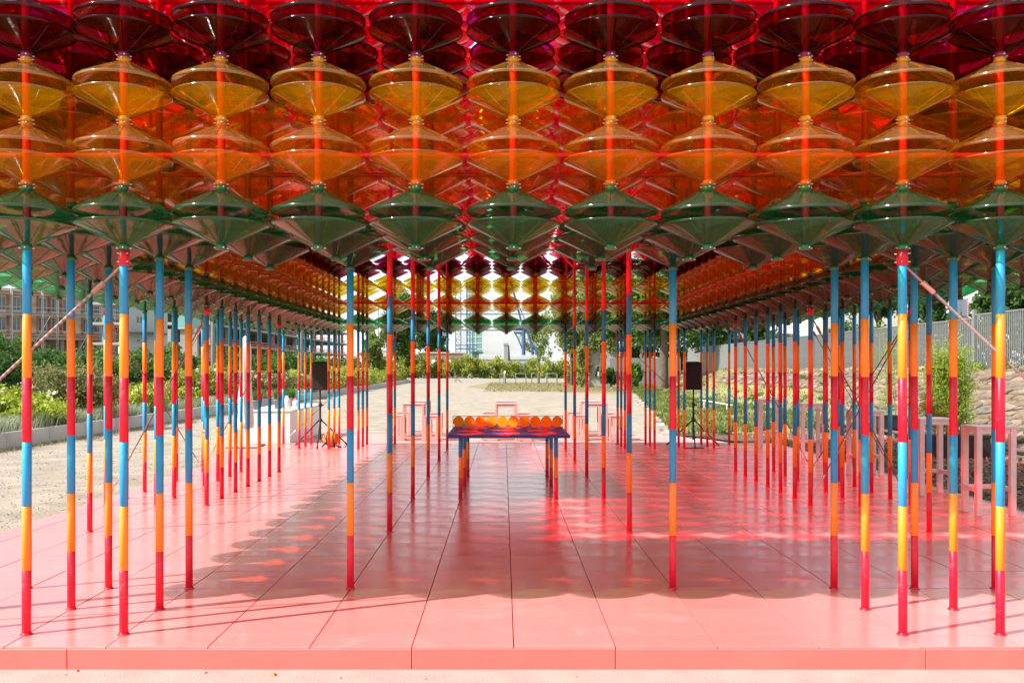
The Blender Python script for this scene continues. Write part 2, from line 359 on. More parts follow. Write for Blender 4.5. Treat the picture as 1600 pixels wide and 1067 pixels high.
# double cones
PROF_UP = [(.082,.072),(.105,.084),(.69,.374),(.722,.388),(.733,.400),(.733,.434),(.722,.439)]
PROF_LOW = [(.082,.072),(.105,.084),(.69,.362),(.722,.374),(.733,.383),(.733,.405),(.724,.409)]
def cone_mb(q, upper, n, mi, ribs=10, dx=0, dy=0, dz=0):
    f = (lambda z: 1-z) if upper else (lambda z: z)
    q.lathe([(r, f(z)) for r, z in (PROF_UP if upper else PROF_LOW)], n, mi, (dx, dy, dz))
    for k in range(ribs):
        a = 2*math.pi*(k+.37)/ribs; ca, sa = math.cos(a), math.sin(a); vs = []
        for r, z in ((.11, .0845), (.69, .372 if upper else .360)):
            for off, up in ((-.007, 0), (0, -.011), (.007, 0)):
                vs.append((dx + r*ca - off*sa, dy + r*sa + off*ca, dz + f(z+up)))
        q.add(vs, [(0,1,4,3),(1,2,5,4)], mi)
def core_mb(q, n, mc, mcol, mst, dx=0, dy=0, dz=0, bolts=True):
    q.tube((dx,dy,dz), (dx,dy,dz+1), .060, n=n, mat=mc, cap=False)
    q.lathe([(.062,.001),(.088,.001),(.088,.076),(.062,.082)], n, mcol, (dx,dy,dz)); q.lathe([(.062,.918),(.088,.924),(.088,.999),(.062,.999)], n, mcol, (dx,dy,dz))
    if bolts:
        for zz in (.028, .972):
            for a in range(4):
                d = Vector((math.cos(a*math.pi/2), math.sin(a*math.pi/2), 0)); pz = Vector((dx,dy,dz+zz))
                q.tube(pz+d*.085, pz+d*.115, .013, .013, 6, mst)
cells = []
for r in range(25):
    for c in range(-8, 9):
        for k in (range(5) if is_wall(c, r) else (4, 5)):  # upper red layer over the void is added, hides sky gaps and darkens floor light
            X = colX(c); Z = rowZ(r); m_ = F/Z; sx = VX + X*m_; sy = VY + (H-6.5-k)*m_
            vis = 1.0 if (-80 < sx < 1680 and -60 < sy) else .01
            hid = 1.0
            if r == 1 or r == 2: hid = .55
            if k == 4 and r < 3: hid = .2
            if 3 <= r and abs(c) == 7: hid = .25 if k == 0 else .05
            if 3 <= r and abs(c) == 8: hid = .5 if k == 0 else .02
            if r in (23, 24) : hid *= .4
            cells.append((m_*vis*hid, c, r, k))
cells.sort(reverse=True)
CM = {}
for k, nm in enumerate(LAYERS):
    q = MB(); core_mb(q, 12, 0, 1, 2); a = q.mesh('core', [m_red, COL_COLLAR[nm], m_steel])
    q = MB(); cone_mb(q, True, 40, 0); u = q.mesh('upper_cone', ACU[nm]); q = MB(); cone_mb(q, False, 40, 0); l_ = q.mesh('lower_cone', AC[nm]); CM[k] = (a, u, l_)
restc = {k: MB() for k in range(6)}
for idx, (sz, c, r, k) in enumerate(cells):
    if idx < 300:
        o = put(LAYERS[k]+'_double_cone', CM[k][0], pav, loc(c, r, 6+k), 0)
        o.rotation_euler = (rng.normal(0,.006), rng.normal(0,.006), rng.uniform(0, .6))
        put('upper_cone', CM[k][1], o); put('lower_cone', CM[k][2], o)
    else:
        q = restc[k]; x, y, z = loc(c, r, 6+k)
        core_mb(q, 6, 1, 2, 3, x, y, z, False); cone_mb(q, True, 24, 4, 8, x, y, z); cone_mb(q, False, 24, 0, 8, x, y, z)
allq = MB(); mats_all = [AC[n] for n in LAYERS] + [m_red] + [COL_COLLAR[n] for n in LAYERS] + [ACU[n] for n in LAYERS]
for k in range(6):
    q = restc[k]; off = len(allq.v); allq.v += q.v; allq.f += [tuple(i+off for i in f) for f in q.f]; allq.sm += q.sm
    allq.m += [{0: k, 1: 6, 2: 7+k, 3: 7+k, 4: 13+k}[m] for m in q.m]
tag(allq.build('double_cones', mats_all, pav), kind='stuff')
# red cross tubes between the cones
def crossbar(a, b_, z, r=.042):
    q = MB(); q.tube((*a, z), (*b_, z), r, n=10); q.build('cross_tube', m_red, pav)
for r in (0, 1, 22):
    crossbar((-8.3*P, r*P+.11), (8.3*P, r*P+.11), 7.5); crossbar((-8.3*P, r*P+.11), (8.3*P, r*P+.11), 10.5)
for s in (-1, 1):
    for c in (8,):
        crossbar((s*c*P+.12, -.3), (s*c*P+.12, 24*P+.3), 7.39); crossbar((s*c*P+.12, -.3), (s*c*P+.12, 24*P+.3), 10.39)
for r in (5, 12, 19): crossbar((-5.6*P, r*P), (5.6*P, r*P), 10.5)
for s in (-1, 1):
    for r in (6, 10, 14, 18, 22):
        for d in ((1,0),(-1,0),(0,1),(0,-1)):
            q = MB(); q.tube((s*2*P+d[0]*.06, r*P+d[1]*.06, 8.68), (s*2*P+d[0]*1.5, r*P+d[1]*1.5, 10.25), .05, n=8); q.build('strut', m_red, pav)
# stay ropes
m_rope = mat('pink and grey rope', (.42, .24, .22), .8, bump=(80, .4))
_n = m_rope.node_tree.nodes; _w = _n.new('ShaderNodeTexWave'); _w.inputs['Scale'].default_value = 11; _w.bands_direction = 'DIAGONAL'
_r = _n.new('ShaderNodeValToRGB'); _r.color_ramp.elements[0].color = (.22,.125,.12,1); _r.color_ramp.elements[1].color = (.36,.30,.285,1)
_t = _n.new('ShaderNodeTexCoord'); m_rope.node_tree.links.new(_t.outputs['Object'], _w.inputs['Vector']); m_rope.node_tree.links.new(_w.outputs['Fac'], _r.inputs['Fac']); m_rope.node_tree.links.new(_r.outputs['Color'], _n['Principled BSDF'].inputs['Base Color'])
m_cord = mat('brownish grey cord', (.20, .12, .105), .8, bump=(80, .4))
def stay(c0, r0, c1, r1, thick=.032, off=0.0):
    a = Vector(loc(c0, r0, 5.78)); e = Vector(loc(c1, r1, .12)); d = (e-a).normalized(); side = Vector((d.y, -d.x, 0))
    a = a + side*off; e = e + side*off
    q = MB(); q.tube(a + d*.55, e - d*.9, thick, n=8); rp = q.build('stay_rope', m_rope if thick > .02 else m_cord, pav)
    q = MB(); q.tube(a + d*.42, a + d*.66, .042, n=8); q.tube(a + d*.05, a + d*.44, .02, n=6); q.build('rope_sleeve', mat_sleeve, rp)
    q = MB(); q.tube(e - d*.92, e - d*.80, .04, n=8); q.tube(e-d*.80+side*.03, e-d*.45+side*.03, .012, n=6); q.tube(e-d*.80-side*.03, e-d*.45-side*.03, .012, n=6); q.tube(e-d*.46, e-d*.36, .04, n=8); q.tube(e - d*.36, e, .016, n=6)
    q.build('turnbuckle', m_steel, rp)
mat_sleeve = mat('salmon sleeve', (.42, .19, .165), .5)
for s in (-1, 1):
    stay(s*4, 0, s*8, 0, .0235)
    stay(s*6, 9, s*8, 9, .018); stay(s*8, 9, s*6, 9, .018, .03) if s > 0 else None
    stay(s*8, 9, s*8, 15, .018); stay(s*8, 15, s*8, 9, .014, .03)
    stay(s*6, 15, s*8, 15, .018); stay(s*4, 24, s*8, 24, .018)

# ------------------------------------------------------------------ table tennis table
tb = thing('tennis_table', 'purple table tennis table with red blot pattern and a net of orange discs', 'table', (AX, rowZ(12), 0))
m_top = bpy.data.materials.new('table top print'); m_top.use_nodes = True
n = m_top.node_tree.nodes; l = m_top.node_tree.links.new; bs = n['Principled BSDF']; bs.inputs['Roughness'].default_value = .5; bs.inputs['Specular IOR Level'].default_value = .15
tcx = n.new('ShaderNodeTexCoord'); sp = n.new('ShaderNodeSeparateXYZ'); l(tcx.outputs['Object'], sp.inputs[0])
def mth(op, a, b=None, c=None):
    x = n.new('ShaderNodeMath'); x.operation = op
    for i, v in enumerate((a, b, c)):
        if v is None: continue
        if isinstance(v, (int, float)): x.inputs[i].default_value = v
        else: l(v, x.inputs[i])
    return x.outputs[0]
# three wavy red blots across, repeated along the table
u = mth('MULTIPLY', mth('ADD', sp.outputs['X'], mth('MULTIPLY', mth('SINE', mth('MULTIPLY', sp.outputs['Y'], 7.5)), .07)), 2*math.pi/.47)
f1 = mth('COSINE', u); f2 = mth('SINE', mth('MULTIPLY_ADD', sp.outputs['Y'], 2*math.pi/.62, 2.2)); f3 = mth('SINE', mth('MULTIPLY', u, 2.0))
blot = mth('GREATER_THAN', mth('ADD', mth('ADD', f1, mth('MULTIPLY', f2, .6)), mth('MULTIPLY', f3, .25)), .35)
mx = n.new('ShaderNodeMix'); mx.data_type = 'RGBA'; mx.inputs['A'].default_value = (.08, .09, .50, 1); mx.inputs['B'].default_value = (.85, .06, .03, 1)
l(blot, mx.inputs['Factor']); l(mx.outputs['Result'], bs.inputs['Base Color'])
m_edge = mat('table edge blue', (.035, .03, .22), .4)
m_orangedisc = mat('orange disc', (.80, .34, .010), .7, spec=.1); m_netframe = mat('net frame', (.55, .14, .06), .4)
q = MB(); TW = 1.93; TL = 3.75; q.bbox((-TW, -TL, 1.985), (TW, TL, 2.07), .012); q.build('table_top', m_top, tb)
q = MB(); q.bbox((-TW+.003, -TL-.012, 1.975), (TW-.003, -TL+.03, 2.05), .005); q.bbox((-TW+.003, TL-.03, 1.975), (TW-.003, TL+.012, 2.05), .005); q.build('table_edge', m_edge, tb)
LG = [MB() for _ in range(3)]
for s in (-1, 1):
    for rr in (-2, 0, 2):
        lg = put('leg', FOOT, tb, (s*P, rr*P, 0))
        for k, mm in enumerate((m_red, m_orange, m_blue)):
            q = MB(); q.lathe([(.064, .66*k+.003), (.067, .66*k+.008), (.067, .66*k+.655), (.064, .66*k+.66)], 16); q.build('tube', mm, lg)
net = MB(); NW = 1.925
for z in (2.085, 2.475): net.tube((-NW, 0, z), (NW, 0, z), .012, n=6)
for s in (-1, 1): net.tube((s*NW, 0, 2.05), (s*NW, 0, 2.475), .012, n=6)
net_o = net.build('net', m_netframe, tb)
for k in range(10):
    q = MB(); x = (k-4.5)*.385; q.tube((x, -.012, 2.28), (x, .012, 2.28), .19, n=32); q.build('disc', m_orangedisc, net_o)

# ------------------------------------------------------------------ bar tables and stools
def frame_table(name, label, cat, X, Z, z, w, d, h, t=.15, foot=.7, group=None, rz=0, footx=True, wood=None):
    """a square table: top, four square legs, aprons, foot rails"""
    wood = wood or m_pinkwood_lit
    o = thing(name, label, cat, (X, Z, z), rz, group)
    q = MB(); q.bbox((-w/2-.01, -d/2-.01, h-.07), (w/2+.01, d/2+.01, h), .012); q.build('top', wood, o)
    for sx in (-1, 1):
        for sy in (-1, 1):
            q = MB(); x = sx*(w/2-t/2); y = sy*(d/2-t/2); q.bbox((x-t/2, y-t/2, 0), (x+t/2, y+t/2, h-.07), .01); q.build('leg', wood, o)
    q = MB()
    for sy in (-1, 1):
        y = sy*(d/2-t/2); q.box((-w/2+t, y-.05, h-.21), (w/2-t, y+.05, h-.071))
    for sx in (-1, 1):
        x = sx*(w/2-t/2); q.box((x-.05, -d/2+t, h-.21), (x+.05, d/2-t, h-.071))
    q.build('apron', wood, o)
    for sy in (-1, 1):
        if sy < 0 and not footx: continue
        y = sy*(d/2-t/2); q = MB(); q.bbox((-w/2+t, y-.06, foot), (w/2-t, y+.06, foot+.13), .008); q.build('foot_rail', wood, o)
    for sx in (-1, 1):
        x = sx*(w/2-t/2); q = MB(); q.bbox((x-.055, -d/2+t, foot), (x+.055, d/2-t, foot+.13), .008); q.build('foot_rail', wood, o)
    return o
GT = 'tall pink bar tables along the right deck edge'
for X, Z, lab in ((13.85, 26.75, 'tall pale pink bar table nearest the camera on the right deck edge'),
                  (14.1, 30.9, 'tall pale pink bar table in front of the black bamboo trough'),
                  (14.05, 36.4, 'tall pale pink bar table third from the front along the deck edge'),
                  (14.3, 43.6, 'tall pale pink bar table second from the back along the mulch bed'),
                  (14.1, 49.9, 'farthest tall pale pink bar table on the right edge near the speaker')):
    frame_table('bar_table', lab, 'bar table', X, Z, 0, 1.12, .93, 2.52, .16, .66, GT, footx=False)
GB = 'pink tables on the pad behind the deck'; GS = 'pink stools on the pad behind the deck'
for Xc, nm in ((-5.57, 'left'), (.17, 'middle'), (5.77, 'right')):
    for Z, rw in ((58.4, 'front'), (62.6, 'rear')):
        frame_table('pink_table', f'{rw} of the two square pink tables in the {nm} group behind the deck', 'table', Xc, Z, GZ, 1.35, 1.1, 2.3, .14, .12, GB, wood=m_pinkwood_shaded)
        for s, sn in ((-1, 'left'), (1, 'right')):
            frame_table('pink_stool', f'pink stool to the {sn} of the {rw} table in the {nm} group behind the deck', 'stool', Xc+s*1.13, Z-.7 if s > 0 else Z+.1, GZ, .84, .8, 1.57, .13, .12, GS, wood=m_pinkwood_shaded)

# ------------------------------------------------------------------ speakers
m_black = mat('black plastic', (.012, .011, .011), .55); m_grille = mat('speaker grille', (.010, .009, .009), .65, bump=(300, .4)); m_ring = mat('ring', (.03, .027, .026), .4)
def speaker(X, Z, side, rz):
    st = thing('speaker_stand', f'black tripod speaker stand at the {side} rear corner of the deck', 'speaker stand', (X, Z, 0), rz, 'tripod speaker stands')
    q = MB(); q.tube((0,0,.35), (0,0,2.3), .055, n=10); q.tube((0,0,2.2), (0,0,3.0), .042, n=10); q.build('pole', m_black, st)
    q = MB(); q.lathe([(.07,2.12),(.09,2.14),(.09,2.3),(.07,2.32)], 12); q.tube((.05,0,2.2),(.2,0,2.2),.03,n=8); q.build('clamp', m_black, st)
    q = MB(); q.lathe([(.06,1.3),(.11,1.32),(.11,1.45),(.06,1.47)], 12); q.build('collar', m_black, st)
    for k in range(3):
        a = 2*math.pi*k/3+.5; d = Vector((math.cos(a), math.sin(a), 0))
        q = MB(); q.tube(d*.08+Vector((0,0,1.38)), d*1.55+Vector((0,0,.05)), .035, n=8); lg = q.build('leg', m_black, st)
        q = MB(); q.tube(d*1.47+Vector((0,0,.1)), d*1.6+Vector((0,0,.012)), .05, n=8); q.build('rubber_foot', m_black, lg)
        q = MB(); q.tube(d*.04+Vector((0,0,.42)), d*.98+Vector((0,0,.55)), .022, n=6); q.build('brace', m_black, st)
    sp_ = thing('speaker', f'black loudspeaker on top of the {side} tripod stand', 'speaker', (X, Z, 3.0), rz, 'black loudspeakers')
    q = MB(); q.bbox((-.42,-.36,0), (.42,.36,1.46), .04); q.build('cabinet', m_black, sp_)
    q = MB(); q.bbox((-.38,-.375,.05), (.38,-.36,1.41), .01); g_ = q.build('grille', m_grille, sp_)
    q = MB()
    for k in range(40):
        a0, a1 = 2*math.pi*k/40, 2*math.pi*(k+1)/40
        q.tube((.3*math.cos(a0), -.377, .5+.3*math.sin(a0)), (.3*math.cos(a1), -.377, .5+.3*math.sin(a1)), .008, n=4, cap=False)
    q.build('driver_ring', m_ring, g_)
    q = MB(); q.bbox((-.3,-.12,1.46), (.3,.12,1.5), .01); q.build('handle', m_black, sp_)
    return st
speaker(-9.75, 49.8, 'left', .12); speaker(10.1, 49.8, 'right', -.12)
# orange bag with black straps at the foot of the left stand
m_bagor = mat('orange fabric', (.80, .26, .02), .7, noise=(8, .8, 1.1)); 
bag = thing('bag', 'orange bag with black straps lying beside the left tripod stand', 'bag', (-9.1, 49.4, 0))
q = MB(); prof = []
for i in range(9):
    a = math.pi*i/8; prof.append((.42*math.sin(a)+.001, .42-.42*math.cos(a)))
q.lathe(prof, 18); me = q.mesh('body', m_bagor)
for v_ in me.vertices: v_.co.x *= .95 + .12*math.sin(9*v_.co.z); v_.co.y *= .6
put('body', me, bag)
q = MB()
for x in (-.16, .18):
    pts = [(x+.03*math.sin(k), -.30*math.sin(math.pi*k/8)-.02, .42-.44*math.cos(math.pi*k/8)) for k in range(9)]; q.path(pts, .035, 6)
q.path([(.2,-.2,.2),(.35,-.3,.1),(.5,-.35,.03),(.6,-.4,.03)], .05, 6); q.path([(-.2,-.2,.25),(-.34,-.3,.12),(-.42,-.34,.03)], .05, 6)
q.build('strap', m_black, bag)
# yellow and black cable down the right stand's leg
q = MB(); q.path([(10.35,49.0,1.2),(10.6,48.9,.7),(11.0,48.7,.25),(11.25,48.5,.03)], .022, 6); cb = q.build('cable', mat('yellow cable', (.7,.4,.02), .5)); tag(cb, 'yellow cable hanging down beside the right tripod stand', 'cable')
# black mat by the right stand
q = MB(); q.bbox((9.4,48.3,.006),(10.4,48.8,.03),.008); tag(q.build('mat', m_black), 'small black mat lying under the right tripod stand', 'mat')

# ------------------------------------------------------------------ white counter, parasol, pots
m_white = mat('white paint', (.72, .69, .665), .5, noise=(3, .95, 1.03)); m_cloth = mat('white canvas', (.72,.71,.69), .85, noise=(6, .93, 1.03), bump=(14, .5))
ct = thing('bar_counter', 'long white bar counter behind the left rear corner of the deck', 'counter', (-12.5, 54.9, GZ))
q = MB(); q.bbox((-2.8, 0, 0), (0, 8.8, 1.93), .015); q.build('body', m_white, ct); q = MB(); q.bbox((-2.86, -.05, 1.932), (.05, 8.85, 2.02), .015); q.build('worktop', m_white, ct)
pr = thing('parasol', 'closed white parasol standing in a base left of the deck', 'parasol', (-14.7, 53.4, GZ))
q = MB(); nF = 36; prof = [(.05, 1.05), (.36, 1.08), (.40, 1.5), (.37, 2.6), (.30, 4.2), (.26, 5.5), (.20, 6.15), (.06, 6.3), (.001, 6.32)]
vs = []
for i, (r_, z_) in enumerate(prof):
    for k in range(nF):
        a = 2*math.pi*k/nF; rr = r_*(1+.14*math.sin(a*8+z_*.7)+.06*math.sin(a*3+z_*2)); vs.append((rr*math.cos(a)+.03*math.sin(z_*1.5), rr*math.sin(a), z_))
q.add(vs, [(i*nF+k, i*nF+(k+1) % nF, (i+1)*nF+(k+1) % nF, (i+1)*nF+k) for i in range(len(prof)-1) for k in range(nF)], 0, True); q.build('canopy', m_cloth, pr)
q = MB(); q.tube((0,0,.1), (0,0,1.3), .06, n=10); q.build('pole', m_white, pr)
q = MB(); q.bbox((-.9,-.9,0), (.9,.9,.12), .03); q.build('base', m_conc, pr)
q = MB(); q.tube((-.42,.1,1.0), (-.16,.1,3.6), .15, .05, n=8); q.build('tie_flap', m_cloth, pr)

# ------------------------------------------------------------------ foliage
def leaves(blobs, n, size, flat=0.3, aspect=.55, clump=.32, shell=.55, up=0.2, per=55):
    """many small leaf quads gathered in clumps through ellipsoid volumes; blobs: (cx,cy,cz,rx,ry,rz)"""
    blobs = np.array(blobs, dtype=float); vol = blobs[:,3]*blobs[:,4]*blobs[:,5]; pb = vol**(2/3); pb /= pb.sum()
    out = []
    K = max(6, n//per)
    bi = rng.choice(len(blobs), K, p=pb); B = blobs[bi]
    d = rng.normal(size=(K,3)); d /= np.linalg.norm(d, axis=1)[:,None]
    rad = shell + (1-shell)*rng.random(K)**.6
    cc = B[:,:3] + d*rad[:,None]*B[:,3:]
    ci = rng.integers(0, K, n); rs = B[ci,3:]*clump
    pos = cc[ci] + rng.normal(size=(n,3))*rs*.5
    nrm = rng.normal(size=(n,3)) + d[ci]*flat*2 + np.array([0,0,up]); nrm /= np.linalg.norm(nrm, axis=1)[:,None]
    t = np.cross(nrm, rng.normal(size=(n,3))); t /= np.linalg.norm(t, axis=1)[:,None]+1e-9; bt = np.cross(nrm, t)
    s = size*(.6+.8*rng.random(n))[:,None]
    V = np.stack([pos - t*s, pos - bt*s*aspect, pos + t*s, pos + bt*s*aspect], axis=1).reshape(-1,3)
    Fq = np.arange(4*n).reshape(-1,4)
    return V, Fq
def foliage(name, blobs, n, size, m, parent=None, **kw):
    V, Fq = leaves(blobs, n, size, **kw); return put(name, raw_mesh(name, V, Fq, m), parent)
L_dark = leaf_mat('dark leaf', (.030,.075,.016), (.075,.16,.035)); L_mid = leaf_mat('mid leaf', (.055,.13,.02), (.13,.26,.045))
L_light = leaf_mat('light leaf', (.13,.20,.04), (.27,.36,.08)); L_yel = leaf_mat('yellow leaf', (.16,.21,.03), (.40,.43,.07), (.55,.42,.07))
L_olive = leaf_mat('olive leaf', (.14,.15,.055), (.28,.28,.11)); L_lime = leaf_mat('lime leaf', (.20,.29,.025), (.44,.50,.06)); L_lav = leaf_mat('lavender leaf', (.20,.24,.15), (.38,.42,.28))
L_flower = leaf_mat('white petal', (.75,.70,.62), (.85,.82,.75), trans=.3); L_willow = leaf_mat('willow leaf', (.17,.23,.07), (.33,.39,.13))
m_bark = mat('bark', (.10, .075, .055), .95, noise=(6, .6, 1.3, 8), bump=(14, 1.0))
def px(x, m_): return (x-VX)/m_
def tree(label, xb, m_, x0, x1, y0, y1, n, size, lm, base=None, tr=.35, nb=7, seed=0, clump=.34, limbs=True):
    """trunk foot at photo column xb, scale m_; crown inside x0..x1, y0..y1 at that distance"""
    Z = F/m_; X = px(xb, m_); zb = base if base is not None else GZ
    t = thing('tree', label, 'tree', (0,0,0))
    cx = px((x0+x1)/2, m_); rx = (x1-x0)/2/m_; zt = H+(VY-y0)/m_; zl = H+(VY-y1)/m_; cz = (zt+zl)/2; rz = (zt-zl)/2
    bl = []; q = MB(); r2 = np.random.default_rng(seed+11)
    top = Vector((cx, Z, cz+rz*.4)); foot = Vector((X, Z, zb-.1))
    pts = [foot + (top-foot)*f_ + Vector((r2.normal(0,.12)*rx*.3*f_, r2.normal(0,.1)*rx*.3*f_, 0)) for f_ in (0, .2, .42, .65, .85, 1)]
    q.path(pts, lambda f_: tr*(1-.8*f_), 9)
    for k in range(nb):
        a = 2*math.pi*k/nb + r2.random(); hh = -.55+1.25*(k/(nb-1)); rr = math.sqrt(max(.15, 1-hh*hh*.75))*.62
        c_ = (cx+rx*rr*math.cos(a)*.8, Z+rx*rr*math.sin(a)*.8, cz+rz*hh*.72)
        bl.append((*c_, rx*(.36+.14*r2.random()), rx*(.36+.14*r2.random()), rz*(.30+.12*r2.random())))
        if limbs:
            s_ = pts[2] + (pts[4]-pts[2])*(k/nb); q.path([s_, (s_+Vector(c_))/2+Vector((0,0,.05*rz)), Vector(c_)], lambda f_: tr*.34*(1-.7*f_), 6)
    bl.append((cx, Z, cz+rz*.55, rx*.5, rx*.5, rz*.42)); bl.append((cx, Z, cz, rx*.6, rx*.6, rz*.6))
    q.build('trunk', m_bark, t); foliage('crown', bl, n, size, lm, t, clump=clump)
    return t
tree('large spreading tree with a thick dark trunk at the grassy bank right of the yard', 1036, 9.5, 952, 1122, 380, 572, 15000, .36, L_mid, .9, .95, 10, 1)
tree('pale willowy tree at the far right of the yard behind the bike racks', 893, 6.0, 846, 940, 405, 590, 15000, .42, L_willow, GZ, .5, 9, 2)
tree('dense green tree growing over the ivy covered wall', 938, 6.6, 905, 990, 385, 560, 13000, .4, L_mid, 1.5, .5, 8, 3)
tree('slender light green tree beside the blue crane', 838, 2.1, 812, 866, 480, 580, 4000, .8, L_light, GZ, .3, 6, 4)
tree('dark green tree behind the large trunk and the low wall', 1000, 7.2, 955, 1062, 400, 572, 12000, .4, L_dark, 1.5, .5, 8, 5)
tree('dark tree rising behind the right loudspeaker', 1105, 8.2, 1048, 1170, 395, 556, 12000, .38, L_dark, 3.5, .5, 8, 6)
tree('large dark green tree at the far left of the yard', 626, 4.9, 592, 660, 450, 592, 14000, .44, L_mid, GZ, .55, 8, 7)
tree('dark rounded tree behind the brown flat roofed building', 682, 3.7, 640, 712, 480, 572, 9000, .55, L_dark, GZ, .5, 8, 8)
tree('small fresh green tree beside the far white house', 583, 5.2, 562, 606, 512, 592, 6000, .38, L_light, GZ, .3, 6, 9)
tree('tree with a dark trunk just behind the grey fence', 1370, 14.5, 1326, 1425, 420, 506, 9000, .27, L_dark, 3.6, .4, 7, 10)
tree('dark tree left of the traffic mirror behind the fence', 1462, 17, 1432, 1486, 425, 530, 8000, .24, L_dark, 3.6, .35, 6, 11)
tree('broad dark tree right of the traffic mirror behind the fence', 1565, 18, 1508, 1690, 420, 535, 15000, .24, L_dark, 3.6, .4, 8, 12)
tree('small dark tree beside the grey carport behind the fence', 1172, 10, 1148, 1200, 460, 548, 5000, .30, L_dark, 3.6, .4, 6, 13)

# left hedge of wild bushes
hd = thing('hedge', 'tall dense dark green hedge beyond the planting bed on the left', 'hedge')
bl = []
for Z in np.arange(70, 300, 5.0):
    for k in range(2):
        bl.append((-45-2.2*k+rng.normal(0,.7), Z+rng.normal(0,1.5), 2.2+rng.normal(0,.45)+.4*k, 2.6, 3.2, 3.0+.4*rng.normal()))
foliage('foliage', bl, 80000, .30, L_dark, hd, clump=.46, shell=.7); foliage('fresh_growth', [(x,y,z+.4,a,b_,c_) for x,y,z,a,b_,c_ in bl], 44000, .25, L_mid, hd, clump=.28, shell=.9)
# far yellow-green hedge
hf = thing('hedge', 'low yellow green hedge along the far end of the yard', 'hedge')
bl = [(X+rng.normal(0,.6), 302+rng.normal(0,3), 3.6+rng.normal(0,.7), 2.4, 3.0, 2.9) for X in np.arange(-42, 27, 1.9)]
foliage('foliage', bl, 26000, .34, L_yel, hf, clump=.4, shell=.8); foliage('under_growth', [(x,y+2,z-.8,a,b_,c_) for x,y,z,a,b_,c_ in bl], 8000, .42, L_light, hf, clump=.45)

# left kerb wall
kw = thing('kerb_wall', 'low pale concrete kerb wall along the planting bed on the left', 'wall')
m_kerb = mat('pale concrete', (.45, .43, .40), .9, noise=(2, .86, 1.08, 9), bump=(25, .3))
Z = 30.0; K0 = None
def kerbX(Z): return -27.6 if Z < 150 else -27.6-(Z-150)*.0135
q = MB(); q.bbox((0, .015, GZ-.1), (.3, 2.435, .57), .015); kme = q.mesh('block', m_kerb)
while Z < 290:
    o = put('block', kme, kw, (kerbX(Z)-.3, Z, rng.normal(0, .006))); Z += 2.45
q = MB(); q.bbox((.012, 0, GZ-.1), (1.19, .3, .9), .015); kme2 = q.mesh('block', m_kerb)
kf = thing('kerb_wall', 'low white block wall below the yellow green hedge at the far end', 'wall')
for k in range(44): put('block', kme2, kf, (-30+1.2*k, 292, rng.normal(0, .01)))
# shrubs in the bed
def shrub(label, cat, X, Z, w, h, lm, n, size, flowers=0, name='shrub', group=None, zb=.5):
    t = thing(name, label, cat, (0,0,0), 0, group); bl = []
    for k in range(6):
        a = rng.uniform(0, 6.28); r_ = w*.28
        bl.append((X+r_*math.cos(a), Z+r_*math.sin(a), zb+h*(.35+.3*rng.random()), w*.28, w*.28, h*.34))
    foliage('foliage', bl, n, size, lm, t, clump=.4, shell=.5)
    q = MB()
    for k in range(7):
        e = bl[k % 6]; q.tube((X+rng.normal(0,.08), Z+rng.normal(0,.08), zb-.05), (e[0], e[1], e[2]), .025, .01, 5)
    q.build('stem', m_bark, t)
    if flowers: foliage('blossom', [(x,y,z+.15*h,a*1.05,b_*1.05,c_*1.05) for x,y,z,a,b_,c_ in bl], flowers, size*.72, L_flower, t, clump=.10, shell=.98, aspect=.9, per=7)
shrub('white flowering rose bush nearest the camera in the left bed', 'bush', -30.6, 59.0, 6.0, 2.7, L_lime, 5600, .14, 190, 'rose_bush')
shrub('rounded olive coloured bush behind the first rose bush', 'bush', -31.6, 68.0, 6.6, 4.0, L_olive, 9000, .12, 0)
shrub('white flowering rose bush right of the olive bush', 'bush', -30.8, 77, 5.4, 2.4, L_lime, 3800, .15, 110, 'rose_bush')
shrub('white rose bush in front of the grey railing', 'bush', -31.2, 86.5, 6.0, 2.5, L_lime, 3800, .16, 120, 'rose_bush')
shrub('big yellowish hydrangea bush beside the lamp post with the yellow sign', 'bush', -31.4, 98, 6.8, 4.4, L_yel, 5200, .18, 90)
shrub('white topped bush left of the closed parasol', 'bush', -31.4, 109, 6.4, 3.9, L_olive, 4200, .18, 90)
shrub('dark olive bush behind the white bar counter', 'bush', -31.2, 123, 7.0, 3.4, L_olive, 4200, .2, 0)
shrub('yellow flowering bush right of the dark olive bush', 'bush', -31.4, 137, 8.0, 3.4, L_yel, 4600, .22, 60)
bl = [(kerbX(Z)-3.4+rng.normal(0,.9), Z, 1.8+rng.normal(0,.45), 2.2, 2.9, 1.7) for Z in np.arange(146, 292, 4.2)]
V, Fq = leaves(bl, 16000, .26, clump=.42); tag(put('shrubbery', raw_mesh('shrubbery', V, Fq, L_yel)), kind='stuff')
# lavender and grasses along the kerb
def blades(pts, h, w, lean, m, name, kind='stuff', parent=None):
    pts = np.asarray(pts, dtype=float); n_ = len(pts); a = rng.uniform(0, 6.28, n_); d = np.stack([np.cos(a), np.sin(a), np.zeros(n_)], 1)
    hh = (h*(.55+.7*rng.random(n_)))[:,None]; side = np.stack([-np.sin(a), np.cos(a), np.zeros(n_)], 1)*w
    mid = pts + d*lean*hh*.35 + np.array([0,0,1])*hh*.6; tip = pts + d*lean*hh + np.array([0,0,1])*hh
    V = np.stack([pts-side, pts+side, mid+side*.8, mid-side*.8, tip+side*.1, tip-side*.1], 1).reshape(-1,3)
    base = np.arange(n_)[:,None]*6; Fq = np.concatenate([base+np.array([0,1,2,3]), base+np.array([3,2,4,5])], 0)
    o = put(name, raw_mesh(name, V, Fq, m), parent)
    if kind: o['kind'] = kind
    return o
pts = []
